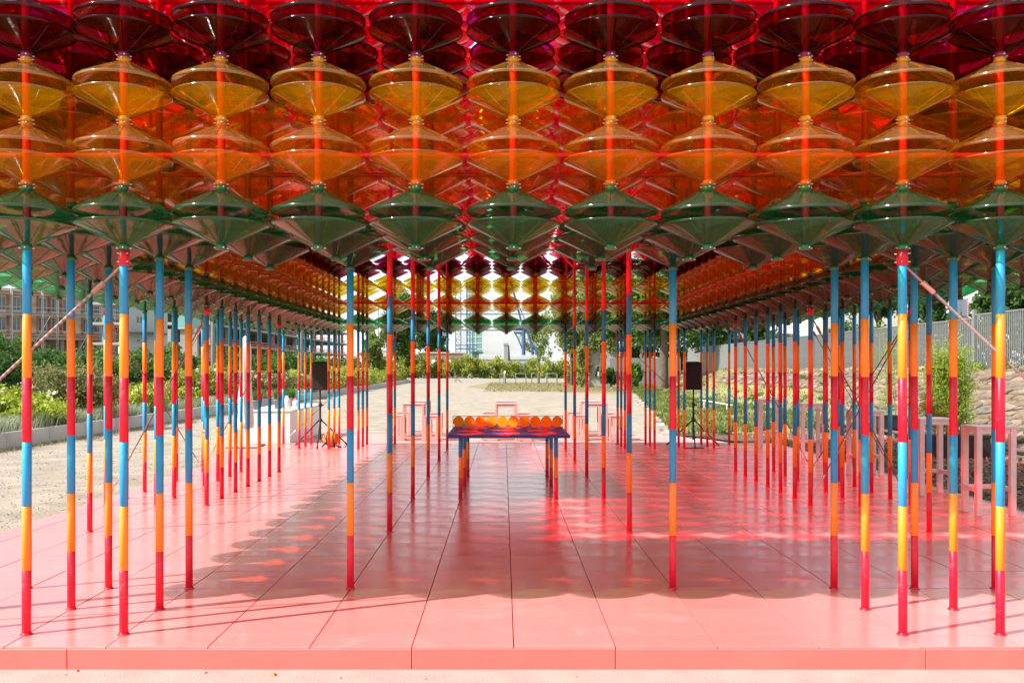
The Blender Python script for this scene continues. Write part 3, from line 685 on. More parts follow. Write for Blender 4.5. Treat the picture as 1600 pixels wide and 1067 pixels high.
for Z in np.arange(44, 150, .8):
    nn = int(170*min(1, 60/Z)*max(.12, rng.normal(.8,.45))); c_ = np.array([-28.9+rng.normal(0,.25), Z, .5]); pts.append(c_ + rng.normal(size=(nn,3))*np.array([.5,.42,0]))
blades(np.concatenate(pts), .85, .016, .6, L_lav, 'lavender_foliage')
# dry weeds at the kerb foot
pts = np.stack([-27.3+abs(rng.normal(0,.6,5000)), rng.uniform(40,150,5000), np.full(5000, GZ)], 1); blades(pts, .16, .02, .8, leaf_mat('dry weed', (.25,.21,.09), (.34,.30,.14)), 'weeds')
# grass on the bank and verge
pts = []
while len(pts) < 26000:
    Z = 62+ (rng.random()**1.6)*170; x0 = 11.3+(Z-63)*.115+.15; X = x0+rng.random()*(toeX(Z)+9-x0); t = (X-toeX(Z))/9
    if rng.random() < (0.95 if t < .25 else .35) * (.3+.7*(math.sin(X*.9)*math.sin(Z*.35+X*.3) > -.3)): pts.append((X, Z, bankh(X, Z)))
pts = np.array(pts); blades(pts[:18000], .34, .035, .7, leaf_mat('grass', (.07,.12,.02), (.17,.22,.045), (.30,.27,.10)), 'grass')
V, Fq = leaves([(x, z, h_+.12, .45, .45, .14) for x, z, h_ in pts[18000::7]], 16000, .13, clump=.8, shell=.2, up=1.0); tag(put('weed_leaves', raw_mesh('weed_leaves', V, Fq, leaf_mat('weed', (.07,.14,.02), (.17,.27,.04)))), kind='stuff')
pts = np.stack([rng.uniform(-4, 26, 7000), rng.uniform(175, 285, 7000), np.full(7000, GZ)], 1); blades(pts, .25, .05, .7, leaf_mat('dry grass', (.17,.15,.05), (.30,.27,.12)), 'dry_grass')
# mulch chips and gravel
def chips(name, pts, size, m, flat=.35):
    pts = np.asarray(pts); n_ = len(pts); base = np.array([[1,0,0],[0,.6,0],[-1,0,0],[0,-.6,0],[0,0,.5],[0,0,-.3]])
    a = rng.uniform(0, 6.28, n_); ca, sa = np.cos(a), np.sin(a); s_ = size*(.4+rng.random(n_)**2*1.2)
    bx = base[None]*s_[:,None,None]; til = rng.normal(0, flat, n_)
    x = bx[:,:,0]*ca[:,None]-bx[:,:,1]*sa[:,None]; y = bx[:,:,0]*sa[:,None]+bx[:,:,1]*ca[:,None]; z = bx[:,:,2]+bx[:,:,0]*til[:,None]
    V = (np.stack([x,y,z],2)+pts[:,None,:]).reshape(-1,3); fb = np.array([[0,1,4],[1,2,4],[2,3,4],[3,0,4],[1,0,5],[2,1,5],[3,2,5],[0,3,5]])
    Fq = (np.arange(n_)[:,None,None]*6+fb[None]).reshape(-1,3); return tag(put(name, raw_mesh(name, V, Fq, m)), kind='stuff')
pts = np.stack([rng.uniform(15.6,25.2,9000), rng.uniform(22,62,9000), GZ+.11+rng.random(9000)*.05], 1)
chips('mulch_chips', pts, .12, mat('wood chip', (.16,.10,.065), .9, island=[(.07,.045,.03),(.30,.21,.14)]), .5)
nG = 12000; Zg = 20+rng.random(nG)**1.5*90; Xg = np.where(rng.random(nG) < .8, rng.uniform(-27.2, -12.9, nG), rng.uniform(-12, 11, nG)); Zg = np.where(Xg > -12.9, Zg+50, Zg)
chips('gravel', np.stack([Xg, Zg, np.full(nG, GZ-.01)], 1), .045, mat('pebble', (.5,.44,.36), .9, island=[(.18,.155,.125),(.40,.35,.29)]))

pts = np.concatenate([np.stack([rng.uniform(-27, -13, 260), rng.uniform(26, 90, 260), np.full(260, GZ)], 1), np.stack([rng.uniform(-11, 11, 12), rng.uniform(13.5, 13.95, 12), np.full(12, GZ+.01)], 1)])
chips('fallen_leaves', pts, .05, mat('dry leaf', (.2,.13,.05), .9, island=[(.10,.07,.03),(.30,.20,.07)]), .3)

# ------------------------------------------------------------------ stone slope on the right
m_stone = mat('sandstone', (.165, .118, .08), .9, noise=(3.5, .6, 1.35, 9), bump=(12, .8))
m_stone2 = mat('pale sandstone', (.235, .18, .13), .9, noise=(3.0, .7, 1.25, 9), bump=(12, .8)); m_stone3 = mat('grey stone', (.14, .12, .10), .9, noise=(3.5, .6, 1.35, 9), bump=(12, .8))
slope = struct(thing('stone_slope', None, None))
def stone_mesh(w, d, m, sd):
    r2 = np.random.default_rng(sd); q = MB(); j = lambda s_: r2.normal(0, s_)
    t_ = [(.07+j(.05), .06+j(.04)), (w-.07+j(.05), .06+j(.04)), (w-.07+j(.05), d-.06+j(.04)), (.07+j(.05), d-.06+j(.04))]
    vs = [(x, y, -.2) for x, y in t_] + [(x, y, .06+j(.015)) for x, y in t_] + [(x+(w/2-x)*.16, y+(d/2-y)*.2, .17+j(.035)) for x, y in t_]
    q.add(vs, [(0,1,5,4),(1,2,6,5),(2,3,7,6),(3,0,4,7)]); q.add(vs, [(4,5,9,8),(5,6,10,9),(6,7,11,10),(7,4,8,11)], 0, False); q.add(vs, [(8,9,10,11)]); return q.mesh('stone', m)
SM = [stone_mesh(1.06+.1*(k % 3), .62, (m_stone, m_stone2, m_stone, m_stone3)[k % 4], k) for k in range(14)]
ang = math.atan2(4.0-GZ, 9.0); Ls = math.hypot(9.0, 4.0-GZ); stones = []
for row in range(16):
    y = row*.62; Z = 22 + .55*(row % 2); 
    while Z < 135:
        k = int(rng.integers(0, 14)); w = 1.06+.1*(k % 3); X = 25.0+y*math.cos(ang); zz = GZ+.05+y*math.sin(ang)
        lim = 135 if row > 8 else (64+3*row)
        if Z < lim: 
            sx = VX + X*F/Z; big = (1/Z)*(1 if sx < 1640 else .05); stones.append((big, X, Z, zz, k, w))
        Z += w+.02
stones.sort(reverse=True); R0 = Matrix.Rotation(-ang, 4, 'Y')
rs_v = []; rs_f = []; rs_m = []; offv = 0
for i, (big, X, Z, zz, k, w) in enumerate(stones):
    # local x runs along the slope's length (world Z axis of the yard), local y up the slope
    Mx = Matrix(((0, math.cos(ang), -math.sin(ang), 0), (1, 0, 0, 0), (0, math.sin(ang), math.cos(ang), 0), (0,0,0,1)))
    Mx = Mx @ Matrix.Rotation(rng.normal(0, .08), 4, 'Z') @ Matrix.Translation((0,0,rng.normal(0,.03)))
    Mw = Matrix.Translation((X*M, Z*M, zz*M)) @ Mx
    if i < 300:
        o = bpy.data.objects.new('stone', SM[k]); C.objects.link(o); o.parent = slope; o.matrix_local = Mw
    else:
        me = SM[k]; vv = [Mw @ v_.co for v_ in me.vertices]; rs_v += [tuple(v_/M) for v_ in vv]
        rs_f += [tuple(i_+offv for i_ in p_.vertices) for p_ in me.polygons]; offv += len(vv); rs_m += [{m_stone:0, m_stone2:1, m_stone3:2}[me.materials[0]]]*len(me.polygons)
q = MB(); q.v = rs_v; q.f = rs_f; q.m = rs_m; q.sm = [False]*len(rs_f); tag(q.build('stones', [m_stone, m_stone2, m_stone3], slope), kind='stuff')
m_mortar = mat('mortar darkened as shade', (.13, .105, .075), .95, noise=(2.5, .5, 1.2, 9), bump=(20, .8))  # mortar colour darkened to stand for shade between the stones
q = MB()
for Z in range(20, 134, 2):
    t0_ = 0 if Z < 62 else min(5.6, (Z-62)/3*.62)
    f_ = lambda y, z: (25+y*math.cos(ang)-.045*math.sin(ang), z, GZ+.05+y*math.sin(ang)+.045*math.cos(ang))
    q.add([f_(t0_, Z), f_(9.85, Z), f_(9.85, Z+2), f_(t0_, Z+2)], [(0,1,2,3)])
struct(q.build('mortar_bed', m_mortar, slope))
# weeds between the stones
pts = []
for k in range(60):
    y = rng.uniform(.2, 9.5); Z = rng.uniform(44, 120); pts.append((25+y*math.cos(ang), Z, GZ+.2+y*math.sin(ang), .4, .5, .16))
V, Fq = leaves(pts, 4200, .08, clump=.9, shell=.1); tag(put('slope_weeds', raw_mesh('slope_weeds', V, Fq, L_mid)), kind='stuff')
pts = [(34.3+rng.normal(0,.3), Z, 4.15, .4, .8, .25) for Z in np.arange(52, 76, 1.1)]; V, Fq = leaves(pts, 3000, .1, clump=.7, shell=.2); tag(put('fence_weeds', raw_mesh('fence_weeds', V, Fq, L_light)), kind='stuff')

# ------------------------------------------------------------------ fence on the slope
m_galv = mat('galvanised steel', (.185, .192, .195), .5, .3, noise=(5, .85, 1.12))
fn = thing('fence', 'grey metal slat fence along the top of the stone slope', 'fence')
FX = 35.0; q = MB(); q.bbox((-.035, -.062, 0), (.035, .062, 4.05), .008); slat_me = q.mesh('slat', m_galv)
q = MB(); q.bbox((-.12,-.16,-.6), (.12,.16,4.5), .02); post_me = q.mesh('post', m_galv)
Zp = [54, 69.6, 81.6, 93.6, 105.6, 117.6, 129.6, 141.6]; ns = 0; rest_s = MB()
for i in range(len(Zp)-1):
    zb = 4.0 if i == 0 else 3.75; put('post', post_me, fn, (FX, Zp[i+1] if i else Zp[1], zb))
    if i == 0: put('post', post_me, fn, (FX, Zp[0], zb))
    for z_ in (.05, 4.02):
        q = MB(); q.bbox((FX-.06, Zp[i]+.17, zb+z_), (FX+.06, Zp[i+1]-.17, zb+z_+.12), .015); q.build('rail', m_galv, fn)
    for Z in np.arange(Zp[i]+.4, Zp[i+1]-.3, .272):
        ns += 1
        if ns <= 300: o = put('slat', slat_me, fn, (FX, Z, zb+.1), rng.normal(0,.03)-.15)
        else: rest_s.box((FX-.03, Z-.075, zb+.1), (FX+.03, Z+.075, zb+4.1))
if rest_s.v: tag(rest_s.build('slats', m_galv, fn), kind='stuff')
pn = thing('sheet_fence', 'plain pale grey sheet metal fence farther along the bank', 'fence')
for k in range(4):
    q = MB(); q.bbox((FX-.05, 142+9*k+.05, 3.0), (FX+.05, 151+9*k-.05, 7.9), .02); q.build('panel', mat('pale sheet', (.17,.178,.178), .5) if k == 0 else bpy.data.materials['pale sheet'], pn)

bh = thing('hedge', 'dark leafy hedge growing close behind the grey slat fence', 'hedge')
bl = [(39+rng.normal(0,.7), Z, 5.4+rng.normal(0,.7), 1.6, 2.0, 2.4) for Z in np.arange(52, 150, 2.1)]
foliage('foliage', bl, 22000, .22, L_dark, bh, clump=.45, shell=.6)
# bamboo in trough
m_cane = mat('bamboo cane', (.22,.26,.06), .5)
def bamboo(label, X, Z, zb, w, d, ph, h, n, ncane, spread, pot='trough'):
    t = thing('bamboo_planter', label, 'plant', (X, Z, zb))
    q = MB(); q.bbox((-w/2,-d/2,0), (w/2,d/2,ph), .05); q.box((-w/2-.04,-d/2-.04,ph-.12), (w/2+.04,d/2+.04,ph+.002)); q.build('trough', m_black, t)
    q = MB(); bl = []
    for k in range(ncane):
        x = rng.uniform(-spread, spread)*w/2; y = rng.uniform(-.4,.4)*d; hh = h*rng.uniform(.65,1); lx = rng.normal(0,.06)*hh; q.path([(x,y,ph-.1),(x+lx*.4,y,ph+hh*.5),(x+lx,y+rng.normal(0,.2),ph+hh)], .018, 5)
        for j in range(6): f_ = .22+.78*j/5; bl.append((x+lx*f_, y, ph+hh*f_, .30, .30, .42))
    q.build('cane', m_cane, t); V, Fq = leaves(bl, n, .08, clump=1.1, shell=.1, aspect=.2); put('leaves', raw_mesh('leaves', V, Fq, leaf_mat('bamboo leaf', (.20,.30,.03), (.42,.52,.08))), t)
bamboo('bushy bamboo in a long black trough on the mulch', 21.6, 45.7, GZ+.1, 3.8, 1.2, 1.15, 4.4, 24000, 60, .5)
bamboo('thin yellowish bamboo standing left of the bushy one', 25.0, 61, .2, 1.4, 1.0, .9, 5.6, 1300, 12, .8)
# crumpled clear plastic on the slope
me = bpy.data.meshes.new('plastic_sheet'); import bmesh
bm = bmesh.new(); bmesh.ops.create_icosphere(bm, subdivisions=3, radius=.5*M)
for v_ in bm.verts: v_.co *= 1+.28*math.sin(v_.co.x*50)*math.sin(v_.co.y*44+1)*math.cos(v_.co.z*47)
bm.to_mesh(me); bm.free(); me.materials.append(mat('clear film', (.55,.62,.68), .12, .3)); o = put('plastic_sheet', me, None, (26.6, 54.5, .75)); o.scale = (.8,1.2,1.0); tag(o, 'crumpled clear plastic sheet lying on the stone slope beside the bamboo', 'plastic sheet')
# irrigation pipe on the mulch
q = MB(); q.path([(25.6,24,.35),(25.3,34,.22),(25.1,44,.15),(24.9,52,.1),(24.6,62,.1)], .12, 8); tag(q.build('drain_pipe', mat('brown pipe', (.12,.07,.06), .5)), 'brown drain pipe running along the foot of the stone slope', 'pipe')
q = MB(); q.path([(30.2,45,2.55),(28.8,52,1.9),(27.2,57,1.15),(26.0,60,.6)], .035, 6); tag(q.build('cable', m_dark), 'thin black cable lying across the stone slope', 'cable')
# white pipe rail on the verge
q = MB(); q.path([(21,86,.75),(21,100,.75)], .06, 6); q.tube((21,88,.0),(21,88,.75),.05); q.tube((21,98,.0),(21,98,.75),.05); tag(q.build('handrail', m_white), 'low white pipe rail on the grassy verge behind the bar tables', 'rail')

# ------------------------------------------------------------------ behind the fence
mm = 19.6; mir = thing('traffic_mirror', 'rectangular traffic mirror with red and white border above the fence', 'mirror', (px(1499, mm), F/mm, 4.0))
q = MB(); q.tube((.2,.15,-.5), (.2,.15,5.9), .07, n=8); q.build('post', m_galv, mir)
q = MB(); q.bbox((-.72,-.05,4.15), (.72,.06,5.75), .03); q.build('frame', m_white, mir)
m_mir = mat('mirror', (.25,.28,.30), .12, .9); q = MB()
for i in range(8):
    x0, x1 = -.56+1.12*i/8, -.56+1.12*(i+1)/8; y0, y1 = -.06-.12*math.cos(x0*2.6), -.06-.12*math.cos(x1*2.6); q.add([(x0,y0,4.3),(x1,y1,4.3),(x1,y1,5.6),(x0,y0,5.6)], [(0,1,2,3)], 0, True)
q.build('mirror_face', m_mir, mir)
q = MB()
for k in range(8): q.box((-.70+k*.18,-.062,4.17), (-.61+k*.18,-.052,4.27)); q.box((-.70+k*.18,-.062,5.63), (-.61+k*.18,-.052,5.73))
for k in range(7): q.box((-.71,-.062,4.35+k*.19), (-.61,-.052,4.44+k*.19)); q.box((.61,-.062,4.35+k*.19), (.71,-.052,4.44+k*.19))
q.build('red_dashes', m_red, mir)
m_plaster = mat('white plaster', (.45,.45,.44), .85, noise=(.6, .93, 1.04)); m_glass = mat('window glass', (.05,.065,.08), .08, spec=.8); m_frame = mat('window frame', (.55,.56,.56), .5)
def facade(o, A, B, z0, z1, openings, mw, thick=.6, frame=True, cross=True):
    """wall from A to B (plan points) with real openings: (u0,u1,z0,z1) along the wall; glass panes set back"""
    A = Vector((*A, 0)); B = Vector((*B, 0)); Lw = (B-A).length; d = (B-A)/Lw; nrm = Vector((d.y, -d.x, 0))
    us = sorted({0, Lw} | {u for op in openings for u in op[:2]}); zv = sorted({z0, z1} | {z for op in openings for z in op[2:4]})
    q = MB(); R = Matrix(((d.x, -nrm.x, 0, A.x), (d.y, -nrm.y, 0, A.y), (0,0,1,0), (0,0,0,1)))
    for j in range(len(zv)-1):
        run = None
        for i in range(len(us)-1):
            uc, zc = (us[i]+us[i+1])/2, (zv[j]+zv[j+1])/2; hole = any(a < uc < b_ and c_ < zc < e for a, b_, c_, e in [op[:4] for op in openings])
            if not hole: run = us[i] if run is None else run
            if run is not None and (hole or i == len(us)-2):
                q.box((run, 0, zv[j]), (us[i] if hole else us[i+1], thick, zv[j+1]), 0, R); run = None
    q.build('wall', mw, o)
    for op in openings:
        if len(op) > 4 and op[4] == 'void': continue
        a, b_, c_, e = op[:4]; q = MB(); t = min(.14, (b_-a)*.08)
        for bx in (((a,.12,c_),(a+t,.3,e)), ((b_-t,.12,c_),(b_,.3,e)), ((a+t,.12,c_),(b_-t,.3,c_+t)), ((a+t,.12,e-t),(b_-t,.3,e)), (((a+b_)/2-t/2,.12,c_+t),((a+b_)/2+t/2,.3,e-t))): q.box(*bx, 0, R)
        w_ = q.build('window', m_frame, o); q = MB(); q.box((a+t*.5,.22,c_+t*.5), (b_-t*.5,.26,e-t*.5), 0, R); q.build('pane', m_glass, w_)
wb = thing('building', 'white building with windows behind the trees right of the slat fence', 'building')
m1 = 11.5; A = (px(1285, m1), F/m1); B = (px(1450, m1), F/m1)
Lw = B[0]-A[0]; facade(wb, A, B, 3.0, 15.0, [(u0, u0+1.3, z, z+1.9) for u0 in np.arange(.8, Lw-1.5, 2.3) for z in (7.6, 11.2)], m_plaster)
q = MB(); q.box((A[0]-.5, A[1]-.4, 15), (B[0]+.5, A[1]+10, 15.5)); q.build('roof', m_conc, wb); q = MB(); q.box((A[0], A[1]+.61, 3), (A[0]+.6, A[1]+10, 15)); q.box((B[0]-.6, A[1]+.61, 3), (B[0], A[1]+10, 15)); q.build('side_wall', m_plaster, wb)
cp = thing('carport', 'grey flat roofed carport behind the fence', 'carport'); m1 = 9.9
q = MB(); q.bbox((px(1172,m1), F/m1, 8.9), (px(1300,m1), F/m1+9, 9.6), .05); q.build('roof', mat('grey roofing', (.20,.205,.21), .6), cp)
for x in (1180, 1216, 1254, 1292):
    q = MB(); q.tube((px(x,m1), F/m1+.4, 3.2), (px(x,m1), F/m1+.4, 8.9), .16, n=8); q.build('column', m_galv, cp)
q = MB(); q.box((px(1172,m1), F/m1+8.4, 3), (px(1300,m1), F/m1+8.8, 8.9)); q.build('back_wall', mat('grey wall', (.25,.26,.26), .8), cp)

# ------------------------------------------------------------------ ivy wall and things at the back right
iw = thing('garden_wall', 'grey concrete wall end overgrown with ivy at the back right', 'wall'); m1 = 6.6
q = MB(); q.bbox((px(921,m1), F/m1, -.3), (px(968,m1), F/m1+1.2, 9.0), .05); q.build('wall', m_conc, iw)
q = MB(); gx = lambda x, y: (px(x,m1), F/m1-.03, H+(VY-y)/m1)
for a, b_ in (((931,588),(934,572)), ((934,572),(938,588)), ((938,588),(940,574)), ((940,574),(943,590))): q.tube(gx(*a), gx(*b_), .22, n=5)
q.build('graffiti', m_black, iw)
q = MB(); q.tube(gx(935,587), gx(935,581), .2, n=5); q.tube(gx(940,588), gx(940,582), .2, n=5); q.build('graffiti', m_white, iw)
V, Fq = leaves([(px(x,m1), F/m1-.5, H+(VY-y)/m1, 1.3, .6, 1.6) for x, y in ((912,520),(916,545),(914,570),(910,590),(924,535),(934,532),(946,530),(906,555),(956,540))], 5000, .3, clump=.5)
put('ivy', raw_mesh('ivy', V, Fq, L_willow), iw)
gf = thing('mesh_fence', 'low grey fence between the ivy wall and the large tree', 'fence'); m1 = 7.6
for x0, x1 in ((952,980),(980,1008),(1008,1036),(1036,1064)):
    q = MB(); q.bbox((px(x0,m1)+.05, F/m1, .8), (px(x1,m1)-.05, F/m1+.12, 6.2), .03); q.build('panel', bpy.data.materials['pale sheet'], gf)
shrub('round dark shrub in front of the low grey fence', 'bush', px(953,7.9), F/7.9, 3.4, 4.0, L_dark, 1800, .3, zb=.4)
shrub('leafy green shrub left of the thick tree trunk', 'bush', px(985,8.6), F/8.6, 3.6, 4.6, L_mid, 2200, .3, zb=.3)
shrub('tall light shrub at the edge of the grass beside the bike racks', 'bush', px(893,5.8), F/5.8, 5.0, 3.6, L_light, 1800, .3, zb=GZ)
tk = thing('thicket', 'dense dark thicket closing the view behind the large spreading tree', 'thicket')
bl = [(px(x, 6.3)+rng.normal(0,1), F/6.3+rng.normal(0,3), H+(VY-y)/6.3, 3.2, 4.0, 3.6) for x in range(940, 1190, 13) for y in (562, 535, 505)]
foliage('foliage', bl, 16000, .42, L_dark, tk, clump=.45, shell=.6)
# edging stones by the bank
es = struct(thing('edging', None, None))
for k in range(22):
    Z = 64+k*4.4; X = 11.1+(Z-63)*.115; q = MB(); q.bbox((-.35,-1.2-.5*rng.random(),-.1), (.35,1.2+.5*rng.random(),.16+.12*rng.random()), .08); o = q.build('edging_stone', m_stone2 if k % 2 else m_conc, es, (X, Z, GZ), -.115+rng.normal(0,.06))

# ------------------------------------------------------------------ yard furniture at the far end
m_grey = mat('grey paint', (.16,.165,.17), .5)
bo = thing('bollard', 'grey bollard light with a white domed top in the yard', 'bollard', (px(789,5.5), F/5.5, GZ)); q = MB(); q.lathe([(.3,0),(.3,2.9),(.26,3.0)], 16); q.build('post', m_grey, bo); q = MB(); q.lathe([(.3,3.0),(.32,3.1),(.3,3.4),(.2,3.6),(.001,3.68)], 16); q.build('dome', m_white, bo)
for x0, x1, lab in ((781,787,'narrow metal bike rack hoop left of the bollard'), (806,822,'metal bike rack hoop right of the bollard'), (831,841,'metal bike rack hoop beside the dark blue post'), (855,871,'metal bike rack hoop farthest right by the shrub')):
    m1 = 5.25; q = MB(); a, b_ = px(x0,m1), px(x1,m1); Zr = F/m1
    q.path([(a,Zr,GZ),(a,Zr,2.2),(a+.2,Zr,2.5),(b_-.2,Zr,2.5),(b_,Zr,2.2),(b_,Zr,GZ)], .11, 8); q.tube((a,Zr,1.2),(b_,Zr,1.2),.08)
    q.path([(a,Zr+5,GZ),(a,Zr+5,2.2),(a+.2,Zr+5,2.5),(b_-.2,Zr+5,2.5),(b_,Zr+5,2.2),(b_,Zr+5,GZ)], .11, 8)
    tag(q.build('bike_rack', m_galv), lab, 'bike rack', 'bike racks at the far end of the yard')
bp_ = thing('blue_post', 'thin dark blue post with an orange band among the bike racks', 'post', (px(842.5,5.4), F/5.4, GZ)); q = MB(); q.tube((0,0,0),(0,0,7.2),.17,n=10); q.build('shaft', mat('dark blue', (.02,.06,.09), .4), bp_); q = MB(); q.tube((0,0,3.2),(0,0,3.5),.2,n=10); q.build('band', m_orange, bp_)
def lamp(label, x, m_, ytop, zb=GZ, r=.16, arm=True):
    o = thing('lamp_post', label, 'lamp post', (px(x,m_), F/m_, zb)); top = H+(VY-ytop)/m_-zb
    q = MB(); q.tube((0,0,0),(0,0,top),r,r*.65,n=10); q.build('pole', m_galv, o)
    q = MB(); q.bbox((-.2,-1.1,top),(.2,.2,top+.22),.04); q.build('lamp_head', m_galv, o); return o
lp = lamp('grey lamp post with a yellow sign left of the parasol', 333, 12.5, 470, .5, .34); q = MB(); q.bbox((-.85,-.4,.9),(-.1,-.36,1.7),.02); q.build('sign', mat('yellow sign', (.8,.5,.02), .5), lp)
lamp('grey lamp post behind the left rear poles', 471, 9.2, 440, .5, .28); lamp('slim grey lamp post at the left end of the far hedge', 591, 5.2, 470); lamp('thin pale lamp post in front of the willowy tree', 857, 4.6, 524)

# ------------------------------------------------------------------ railing on the left
rl = thing('railing', 'grey green metal railing behind the roses on the left', 'railing')
q = MB(); q.tube((-39,104,1.7),(-39,215,1.7),.12,n=8); q.build('top_rail', mat('grey green paint', (.28,.33,.28), .5), rl); q = MB(); q.tube((-39,104,1.1),(-39,215,1.1),.06,n=6); q.build('mid_rail', bpy.data.materials['grey green paint'], rl)
for Z in range(104, 216, 10):
    q = MB(); q.tube((-39,Z,.4),(-39,Z,1.7),.1,n=6); q.build('post', bpy.data.materials['grey green paint'], rl)

# ------------------------------------------------------------------ buildings on the left
m_brick = mat('raw brick', (.42,.31,.235), .95, noise=(.5, .62, 1.5, 9), bump=(3, .5)); m_slab = mat('slab concrete', (.30,.29,.27), .9, noise=(.3, .85, 1.1))
def on_line(A, B, x):
    k = (x-VX)/F; dX, dZ = B[0]-A[0], B[1]-A[1]; t = (k*A[1]-A[0])/(dX-k*dZ); return t*math.hypot(dX, dZ)
A = (-225.0, 345.0); B = (-160.0, 400.0)
sb = thing('brick_building', 'unfinished brick building with dark tall windows behind scaffolding', 'building')
ops = []
for x in (-22, 3, 26, 67, 86, 104, 136, 152, 184, 196):
    u = on_line(A, B, x)
    for z0_, z1_ in ((18.8, 24.4), (26.9, 32.4)): ops.append((u-1.5, u+1.5, z0_, z1_))
LW = math.hypot(B[0]-A[0], B[1]-A[1]); ops = [o_ for o_ in ops if 0 < o_[0] and o_[1] < LW]
facade(sb, A, B, 16.9, 34.6, ops, m_brick, 1.2)
m_redbrick = mat('red brick', (.30,.13,.085), .95, noise=(.8, .65, 1.4, 9), bump=(4, .5))
dv = Vector((B[0]-A[0], B[1]-A[1], 0)).normalized(); nv = Vector((dv.y, -dv.x, 0)); RB = Matrix(((dv.x, -nv.x, 0, A[0]), (dv.y, -nv.y, 0, A[1]), (0,0,1,0), (0,0,0,1)))
q = MB()
for z in (15.6, 25.2, 34.61): q.box((-1, -.12, z), (LW+1, (40 if z == 15.6 else 1.1), z+1.15), 0, RB)
q.build("floor_slab", m_slab, sb)
for o_ in ops:
    q = MB(); q.box((o_[0]-1.0, -.06, o_[2]-.5), (o_[0]-.02, .2, o_[3]+.5), 0, RB); q.box((o_[1]+.02, -.06, o_[2]-.5), (o_[1]+1.0, .2, o_[3]+.5), 0, RB); q.build('brick_pier', m_redbrick, sb)
q = MB(); q.box((0, -.08, 16.77), (LW, .3, 18.2), 0, RB); q.box((0, -.08, 33.0), (LW, .3, 34.5), 0, RB); q.build('brick_band', m_redbrick, sb)
q = MB()
for u in np.arange(2, LW, 7.0): q.box((u, .5, -1), (u+1.3, 1.8, 15.6), 0, RB)
q.build('column', m_slab, sb); q = MB(); q.box((0, 14, -1), (LW, 15, 15.6), 0, RB); q.box((LW-1.2, 1.3, 16.9), (LW, 40, 34.6), 0, RB); q.build('rear_wall', m_brick, sb)
m_tube = mat('scaffold tube', (.50,.50,.49), .5, .2)
sc = thing('scaffolding', 'grey tube scaffolding standing in front of the brick building', 'scaffolding'); sme = MB(); sme.tube((0,0,0),(0,0,37),.16,n=5); smm = sme.mesh('standard', m_tube)
for u in np.arange(0, LW, 5.6):
    for off in (-.9, -3.2): p_ = RB @ Vector((u, off, -1)); put('standard', smm, sc, p_)
m_plank = mat('scaffold plank', (.36,.32,.27), .9)
for z in (7.6, 15.8, 25.0, 33.2):
    q = MB(); q.box((-1, -3.1, z), (LW, -1.0, z+.3), 0, RB); q.build('platform', m_plank, sc)
    for zz in (1.6, 3.2):
        q = MB(); a_, b2 = RB @ Vector((-1,-3.2,z+zz)), RB @ Vector((LW,-3.2,z+zz)); q.tube(a_, b2, .11, n=5); q.build('ledger', m_tube, sc)
for k in range(4):
    q = MB(); u0 = 8+k*18; q.tube(RB @ Vector((u0,-3.4,7.6)), RB @ Vector((u0+9,-3.4,25)), .13, n=5); q.build('brace', m_tube, sc)
# pale block with teal overhang
gb = thing('grey_building', 'pale grey block with a teal overhang beside the brick building', 'building'); A2 = (px(193,5.0), F/5.0); B2 = (px(262,4.75), F/4.75)
L2 = math.hypot(B2[0]-A2[0], B2[1]-A2[1]); u1 = on_line(A2, B2, 218)
m_panel = mat('pale panel', (.36,.38,.395), .6, noise=(.4, .95, 1.04))
facade(gb, A2, B2, -1, 25.5, [(u1-1.2, u1+1.2, 18.2, 20.6), (u1-1.0, u1+.4, 12.4, 13.4), (.6, 2.0, 17.8, 21.5)], m_panel)
q = MB(); q.box((A2[0]-1, A2[1]-.15, 15.1), (B2[0]+.2, B2[1]-.5, 15.5)); q.build('joint_strip', m_dark, gb)
m_teal = mat('teal panel', (.14,.34,.33), .5)
a_, b2 = px(258,4.7), px(306,4.5); Zt = F/4.6
q = MB(); q.bbox((a_, Zt, 18.0), (b2, Zt+14, 24), .1); q.build('overhang', m_teal, gb); q = MB(); q.bbox((a_-.1, Zt-.1, 17.4), (b2+.1, Zt+14.1, 18.0), .05); q.build('soffit', m_panel, gb)
for x in (262, 284, 303):
    q = MB(); q.box((px(x,4.6)-.8, Zt+.8, -1), (px(x,4.6)+.8, Zt+2.4, 17.4)); q.build('column', m_slab, gb)
q = MB(); q.box((a_, Zt+13, -1), (b2, Zt+13.6, 17.4)); q.build('rear_wall', m_dark, gb)
# open concrete parking structure
pk = thing('concrete_frame', 'open concrete parking structure with red guard rails beyond the hedge', 'building'); PX = -108.0
m_rail = mat('red guard rail', (.60,.09,.07), .5)
for z in (12.6, 20.0, 27.4):
    q = MB(); q.bbox((PX-45, 345, z), (PX, 660, z+1.0), .08); q.build('floor_slab', m_slab, pk)
    if z < 34:
        for zz in (1.7, 2.7): q = MB(); q.tube((PX-.4, 346, z+zz), (PX-.4, 640, z+zz), .2, n=5); q.build('guard_rail', m_rail, pk)
        for Zc in range(350, 640, 12): q = MB(); q.tube((PX-.4,Zc,z+1),(PX-.4,Zc,z+2.9),.15,n=5); q.build('rail_post', m_rail, pk)
for Zc in range(348, 661, 24):
    for Xc in (PX-1.6, PX-20, PX-40): q = MB(); q.box((Xc-.8, Zc-.8, -1), (Xc+.8, Zc+.8, 27.4)); q.build('column', m_slab, pk)
for Zc in (380, 452, 524):
    q = MB(); q.box((PX-44, Zc+1, 0), (PX-12, Zc+2, 27)); q.build('shear_wall', m_slab, pk)

